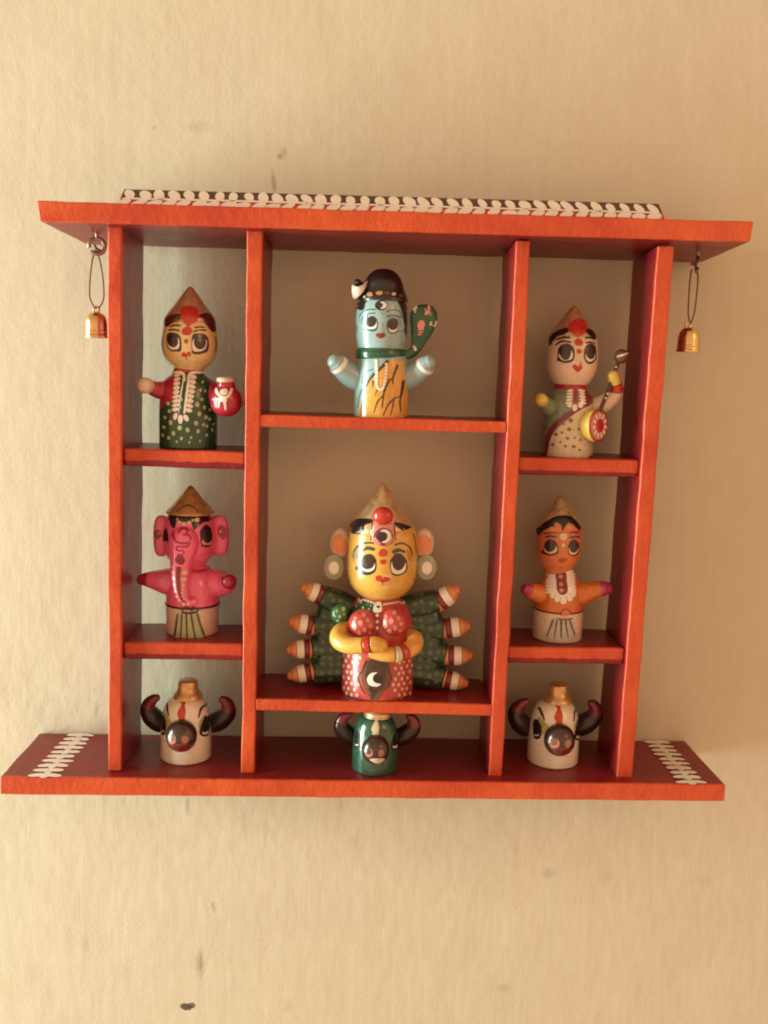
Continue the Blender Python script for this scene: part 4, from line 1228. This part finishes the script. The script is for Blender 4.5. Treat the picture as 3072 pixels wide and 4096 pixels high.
    # folded front arms
    a = tube([(0.70, 'arm', 'skinyellow', 1, None), (0.79, 'bangle', 'red', 1.06, 0), (1, 'hand', 'amber', 1, 0)], root, sh,
             [(570, 1110, -40, 42), (520, 1150, -62, 58), (520, 1205, -84, 66), (590, 1240, -104, 62), (680, 1240, -116, 58), (770, 1230, -122, 56), (830, 1240, -124, 44)], n=12)
    decal('palm_line', a[2], sh, lambda cx, cy, lift: (*((lambda p: (p[0], -142 - lift))(sh.P(cx, cy, -142))), sh.P(cx, cy, -142)[1]), [('rust', [stroke([(735, 1222), (800, 1224)], 3, 2), stroke([(735, 1238), (805, 1241)], 3, 2)])], step=80)
    tube([(0.48, 'arm', 'amber', 1, None), (0.56, 'bangle', 'red', 1.06, 0), (0.64, 'bangle', 'cream', 1.03, 0), (1, 'hand', 'amber', 1, 0)], root, sh,
         [(1020, 1170, -40, 44), (1062, 1200, -62, 58), (1050, 1250, -84, 62), (980, 1290, -104, 58), (900, 1305, -114, 54), (820, 1300, -112, 52), (760, 1290, -108, 44)], n=12)
    # painted skirt
    ds = []
    for r in range(9):
        for c in range(13):
            x = 545 + c * 42 + (21 if r % 2 else 0) + random.uniform(-6, 6)
            y = 1322 + r * 40 + random.uniform(-6, 6) + 16 * (1 - ((x - 794) / 270) ** 2)
            if 530 < x < 1050 and not (668 < x < 905) and y < 1660:
                ds.append(ell(x, y, 10, 14))
    decal('skirt_dots', body, sh, B, [('cream', ds[::1])])
    decal('skirt_emblem', body, sh, B, [('midbrown', [poly([(715, 1345), (780, 1352), (860, 1345), (890, 1430), (872, 1540), (815, 1610), (770, 1672), (735, 1620), (690, 1540), (675, 1440)], 4)]),
                                        ('brown', [poly([(735, 1350), (840, 1350), (850, 1420), (838, 1540), (790, 1590), (750, 1640), (738, 1560), (705, 1480)], 4)]),
                                        ('black', [stroke([(712, 1355), (690, 1420), (655, 1470), (665, 1530), (705, 1600)], 9, 6), stroke([(858, 1355), (868, 1420), (892, 1470), (872, 1550)], 9, 6), ell(778, 1490, 42, 40), stroke([(730, 1560), (785, 1585)], 14, 8)]),
                                        ('white', [poly([(792, 1440), (745, 1446), (718, 1488), (735, 1530), (785, 1542), (818, 1524), (778, 1514), (758, 1486), (770, 1456)])])], step=22)
    for cx, cy, rx, ry in ((470, 1235, 150, 318), (1126, 1252, 152, 314)):
        egg('arm_panel', root, sh, cx, cy, 10, rx, ry, 25, M['sleeve'], e=0.55)
    # the fan of side arms: sleeve > hand, bands
    sleeve = M['sleeve']
    L4 = [([(640, 1000, 12, 84), (520, 955, 14, 100), (388, 893, 8, 86)], (392, 890, 240, 828, 66)),
          ([(620, 1100, 14, 96), (470, 1095, 16, 104), (330, 1109, 10, 92)], (322, 1112, 146, 1082, 68)),
          ([(620, 1270, 16, 100), (450, 1270, 18, 108), (312, 1283, 12, 96)], (300, 1284, 124, 1291, 66)),
          ([(620, 1440, 18, 100), (450, 1440, 20, 112), (322, 1456, 12, 98)], (310, 1456, 130, 1488, 64))]
    R4 = [([(950, 1000, 12, 84), (1090, 965, 14, 102), (1236, 926, 8, 86)], (1238, 940, 1392, 838, 72)),
          ([(960, 1120, 14, 96), (1130, 1125, 16, 108), (1276, 1135, 10, 94)], (1286, 1136, 1478, 1112, 70)),
          ([(960, 1290, 16, 100), (1140, 1300, 18, 112), (1290, 1330, 12, 96)], (1308, 1338, 1496, 1338, 68)),
          ([(960, 1450, 18, 100), (1130, 1470, 20, 114), (1276, 1508, 12, 98)], (1290, 1514, 1464, 1552, 66))]
    for sl, hd in L4 + R4:
        s = tube([(1, 'side_arm', sleeve, 1, None)], root, sh, sl, seg=24, cap=0.32)[0]
        x0, y0, x1, y1, r = hd
        pts = [(x0 + (x1 - x0) * t, y0 + (y1 - y0) * t, 8 - 8 * t, r * q) for t, q in ((-.12, .98), (.12, 1.06), (.3, 1.08), (.5, 1.04), (.7, .90), (.84, .70), (.92, .52))]
        tube([(0.16, 'wrist', 'orange', 1, None), (0.34, 'bangle', 'maroon', 1.03, None), (0.62, 'bangle', 'white', 1.0, None), (1, 'fingertips', 'orange', 1, None)], s, sh, pts, seg=24, n=8)


# ---- 6: orange tunic (middle right)
def build_orange():
    sh, root = figure('orange', 'figurine', 'painted wooden figurine in an orange tunic with a white petal necklace', 'figurine', 'painted wooden figurines on the shelf')
    bz = sh.P(642, 1650)[1] + 15
    body, B = lathe('body', root, sh, 648, [(150, 1090), (178, 1140), (212, 1200), (258, 1290), (284, 1420), (296, 1560), (302, 1680), (302, 1850), (302, 2010)], 'tunic', foot=True, bands=[(bz, 'tunic'), (-99, 'beige')], axy=1700)
    ring('belt', body, (B.x0, 0, bz), B.r(bz) - 0.8, 2.6, (0, 0, 1), 'maroon', seg=64, ms=8)
    head, H = lathe('head', root, sh, 662, [(20, 470), (180, 490), (250, 560), (270, 640), (276, 720), (274, 820), (262, 910), (232, 1000), (192, 1060), (165, 1110), (150, 1140)], 'skinorange', axy=800)
    crown, K = lathe('crown', head, sh, 672, [(4, 200), (28, 212), (58, 255), (105, 320), (160, 390), (214, 455), (252, 520), (268, 560)], 'palegold', axy=400)
    decal('hair', head, sh, K, [('black', [poly([(392, 660), (390, 590), (450, 555), (550, 498), (640, 458), (720, 450), (800, 460), (870, 520), (925, 590), (940, 660), (880, 630), (830, 560), (775, 545), (735, 590), (700, 635), (692, 575), (640, 535), (612, 545), (600, 590), (555, 592), (480, 640)], 4)]),
                                ('skinorange', [poly([(490, 630), (555, 598), (605, 598), (618, 548), (640, 540), (688, 580), (698, 640), (740, 596), (780, 550), (825, 566), (900, 640), (860, 655), (800, 650), (700, 654), (600, 650), (500, 655), (470, 640)], 3)])], lift0=1.3)
    decal('crown_motif', crown, sh, K, [('rosegold', [stroke([(600, 460), (640, 400), (690, 375), (760, 400), (830, 480)], 8, 8, 14)])])
    decal('eyebrow', head, sh, H, [('brown', [stroke([(485, 668), (560, 650), (635, 654)], 14, 20, 24), stroke([(500, 712), (570, 700), (632, 712)], 12, 20, 24)])], lift0=2.6)
    decal('eyebrow', head, sh, H, [('brown', [stroke([(788, 660), (840, 650), (895, 662)], 22, 12, 24), stroke([(786, 720), (850, 706), (910, 712)], 20, 10, 22)])], lift0=2.6)
    decal('bindi', head, sh, H, [('cream', [ell(713, 707, 48, 43), ell(713, 808, 22, 27)])], lift0=2.6)
    decal('eye', head, sh, H, [('brown', [poly([(478, 850), (500, 770), (560, 740), (625, 765), (655, 830), (650, 905), (575, 935), (500, 920), (445, 890)])]), ('cream', [poly([(490, 840), (560, 760), (632, 820), (636, 884), (570, 910), (510, 894)])]), ('iris', [ell(560, 815, 66, 76)])], lift0=0.8)
    decal('eye', head, sh, H, [('brown', [poly([(772, 830), (800, 762), (850, 748), (895, 780), (905, 850), (890, 912), (838, 942), (778, 915)])]), ('cream', [poly([(780, 845), (840, 765), (892, 840), (880, 896), (836, 922), (788, 908)])]), ('iris', [ell(838, 820, 52, 80)])], lift0=0.8)
    decal('mouth', head, sh, H, [('rust', [poly([(650, 985), (690, 968), (755, 970), (752, 1000), (705, 1022), (660, 1008)])]), ('red', [poly([(660, 985), (700, 975), (748, 982), (705, 1005)])])])
    pt = petals(560, 1140, 560, 1370, 7, 0, 62, 20, -6) + petals(800, 1150, 815, 1370, 7, 6, 52, 20, 8) + [ell(585, 1412, 34, 34, 20), ell(642, 1450, 32, 46, 8), ell(716, 1472, 38, 46), ell(790, 1440, 34, 46, -12), ell(835, 1395, 30, 34)]
    decal('necklace', body, sh, B, [('white', pt + [poly([(480, 1105), (640, 1120), (820, 1105), (830, 1200), (800, 1380), (700, 1440), (600, 1380), (560, 1200)], 3)]), ('maroon', [poly([(628, 1138), (742, 1132), (756, 1240), (768, 1350), (738, 1398), (680, 1400), (640, 1345), (632, 1240)], 3)]), ('pinkdots', [ell(684, 1185, 26, 24), ell(686, 1275, 25, 24), ell(692, 1350, 25, 27)])], lift0=0.9)
    decal('waist_cloth', body, sh, B, [('greycloth', [poly([(575, 1702), (690, 1690), (815, 1702), (850, 1820), (868, 1930), (780, 1975), (680, 1990), (580, 1970), (495, 1930), (540, 1820)], 3)]),
                                       ('brown', [stroke([(595, 1705), (560, 1800), (518, 1905)], 24, 16), stroke([(640, 1705), (622, 1820), (606, 1940)], 20, 12), stroke([(688, 1700), (688, 1820), (688, 1930)], 26, 14), stroke([(738, 1705), (752, 1820), (772, 1930)], 20, 12), stroke([(786, 1705), (815, 1800), (852, 1895)], 20, 14)]),
                                       ('tunic', [ell(740, 1622, 48, 40)]), ('maroon', [stroke([(692, 1660), (690, 1610), (740, 1578), (792, 1605), (800, 1650)], 9, 8), stroke([(640, 1690), (740, 1702), (830, 1688)], 16, 12)])], lift0=1.5, step=22)
    tube([(0.72, 'arm', 'tunic', 1, None), (1, 'hand', 'magenta', 1, 0)], root, sh, [(560, 1410, 0, 130), (450, 1400, -14, 125), (350, 1370, -26, 104), (282, 1345, -34, 84), (258, 1335, -36, 70)])
    tube([(0.66, 'arm', 'tunic', 1, None), (1, 'hand', 'magenta', 1, 0)], root, sh, [(780, 1420, 0, 145), (920, 1400, -12, 148), (1050, 1365, -20, 118), (1145, 1340, -24, 98), (1220, 1332, -26, 92), (1268, 1330, -28, 72)])


# ---- bull heads
def build_bull(key, label, pal, group=None, yaw=0.0, base=None, yc=None, k=1.0):
    sh = Sheet('bullL', (153.6, 0.5))
    # figure is authored from the left bull and turned or scaled where it stands
    root = thing('bull_figurine', (base[0], yc, base[1]), label, 'figurine', group)
    body, B = lathe('body', root, sh, 745, [(150, 486), (188, 500), (228, 526), (262, 570), (288, 625), (309, 705), (324, 805), (333, 930), (337, 1120), (337, 1395)], pal['body'], foot=True, axy=1000)
    lathe('crown_knob', body, sh, 768, [(98, 264), (120, 276), (130, 320), (134, 372), (150, 405), (176, 440), (192, 470), (190, 492), (150, 502)], pal['knob'], seg=48)
    if pal.get('collar'):
        ring('collar', body, (sh.P(762, 500)[0], 0, sh.P(762, 505)[1]), 33, 3.5, (0, 0, 1), pal['collar'], seg=48, ms=10)
    mz = egg('muzzle', body, sh, 685, 1000, -61, 202, 215, 32, pal['muzzle'])
    MB = Ball(sh, 685, 1000, -61, 202, 215, 32)
    decal('nostril', mz, sh, MB, [(pal['lip'], [ell(562, 1040, 58, 68)]), ('nostril', [poly([(520, 1030), (560, 985), (610, 1020), (612, 1080), (570, 1108), (530, 1088)])]), (pal['lip'], [ell(555, 1025, 36, 42)])], step=24)
    decal('nostril', mz, sh, MB, [(pal['lip'], [ell(725, 1045, 56, 62)]), ('nostril', [poly([(700, 1010), (750, 1000), (775, 1045), (745, 1092), (700, 1085)])])], step=24)
    decal('lip', mz, sh, MB, [(pal['lip'], [poly([(500, 1070), (560, 1118), (640, 1105), (720, 1105), (800, 1112), (865, 1065), (825, 1150), (700, 1205), (590, 1175)], 4)]), (pal['lip2'], [poly([(580, 1140), (640, 1122), (730, 1122), (800, 1138), (700, 1200)], 3)])], step=24)
    decal('forehead_stripe', body, sh, B, [(pal['stripe'], [poly([(668, 525), (755, 525), (742, 565), (728, 600), (742, 690), (728, 760), (735, 830), (640, 830), (645, 760), (628, 715), (660, 640), (690, 590), (680, 560)], 3)])])
    decal('eyebrow', body, sh, B, [(pal['line'], [stroke([(495, 575), (502, 660), (520, 755)], 26, 14, 26)])])
    decal('eyebrow', body, sh, B, [(pal['line'], [stroke([(1035, 592), (985, 580), (940, 640), (905, 768)], 14, 22, 32)])])
    decal('eye', body, sh, B, [('limegreen' if pal['body'] == 'bullwhite' else 'midgreen', [poly([(470, 700), (520, 770), (560, 830), (520, 900), (480, 940), (455, 800)], 4)]), ('black', [poly([(425, 790), (448, 730), (480, 800), (488, 900), (470, 985), (425, 975)], 4)]), ('white', [poly([(428, 930), (445, 940), (462, 925), (460, 948), (432, 950)], 3)])], step=24)
    decal('eye', body, sh, B, [('limegreen' if pal['body'] == 'bullwhite' else 'midgreen', [poly([(905, 880), (925, 800), (990, 730), (1040, 760), (1000, 860), (960, 950)], 4)]), ('black', [poly([(915, 960), (950, 830), (1000, 735), (1062, 720), (1078, 800), (1052, 930), (1030, 1000), (960, 1008)], 4)]), ('white', [poly([(955, 945), (985, 962), (1032, 935), (1028, 972), (965, 985)], 3)])], step=24)
    for pts in ([(500, 880, 26, 80), (405, 840, 22, 126), (305, 760, 16, 134), (245, 665, 10, 112), (255, 580, 6, 88), (312, 522, 2, 68), (360, 500, 0, 50)],
                [(1010, 880, 26, 80), (1110, 840, 22, 130), (1215, 780, 16, 138), (1292, 700, 10, 120), (1300, 620, 6, 98), (1262, 550, 2, 74), (1215, 520, 0, 50)]):
        tube([(0.60, 'horn', pal['horn'], 1, None), (1, 'horn_tip', 'horntip', 1, 0)], body, sh, pts, n=10)
    root.rotation_euler = (0, 0, yaw)
    root.scale = (k, k, k)
    return root


def sleeve_mat():
    mt = paint('dotted_green_sleeve', (0.013, 0.050, 0.020), var=0.3, rough=0.28, coat=0.5)
    nt = mt.node_tree
    N, L = nt.nodes, nt.links
    b = N['Principled BSDF']
    tc = N.new('ShaderNodeTexCoord')
    vo = N.new('ShaderNodeTexVoronoi')
    vo.inputs['Scale'].default_value = 210
    vo.inputs['Randomness'].default_value = 0.35
    L.new(tc.outputs['Object'], vo.inputs['Vector'])
    mr = N.new('ShaderNodeMapRange')
    mr.inputs['From Min'].default_value = 0.36
    mr.inputs['From Max'].default_value = 0.26
    mr.inputs['To Max'].default_value = 0.55
    L.new(vo.outputs['Distance'], mr.inputs['Value'])
    mx = N.new('ShaderNodeMix')
    mx.data_type = 'RGBA'
    src = b.inputs['Base Color'].links[0].from_socket
    L.new(mr.outputs[0], mx.inputs[0])
    L.new(src, mx.inputs[6])
    mx.inputs[7].default_value = (0.15, 0.18, 0.10, 1)
    L.new(mx.outputs[2], b.inputs['Base Color'])
    return mt


M['sleeve'] = sleeve_mat()

build_green()
build_blue()
build_white()
build_pink()
build_many_armed()
build_orange()
WHITE = dict(body='bullwhite', knob='gold', muzzle='muzzle', lip='midbrown', lip2='maroon', stripe='red', line='brown', horn='black')
DARK = dict(body='bullgreen', knob='palegold', muzzle='muzzle', lip='brown', lip2='beige', stripe='cream', line='green', horn='black', collar='palegold')
build_bull('bullL', 'white bull-head figurine with red-tipped horns in the lower left compartment', WHITE, 'white bull-head figurines', 0.0, (153.6, 0.5), 94.9, 1.0)
build_bull('bullL', 'white bull-head figurine with red-tipped horns in the lower right compartment', WHITE, 'white bull-head figurines', 0.0, (1029.8, 2.5), 97.2, 1.02)
build_bull('bullL', 'dark green bull-head figurine under the centre shelf', DARK, None, -0.02, (600, 1.0), 42, 0.90)
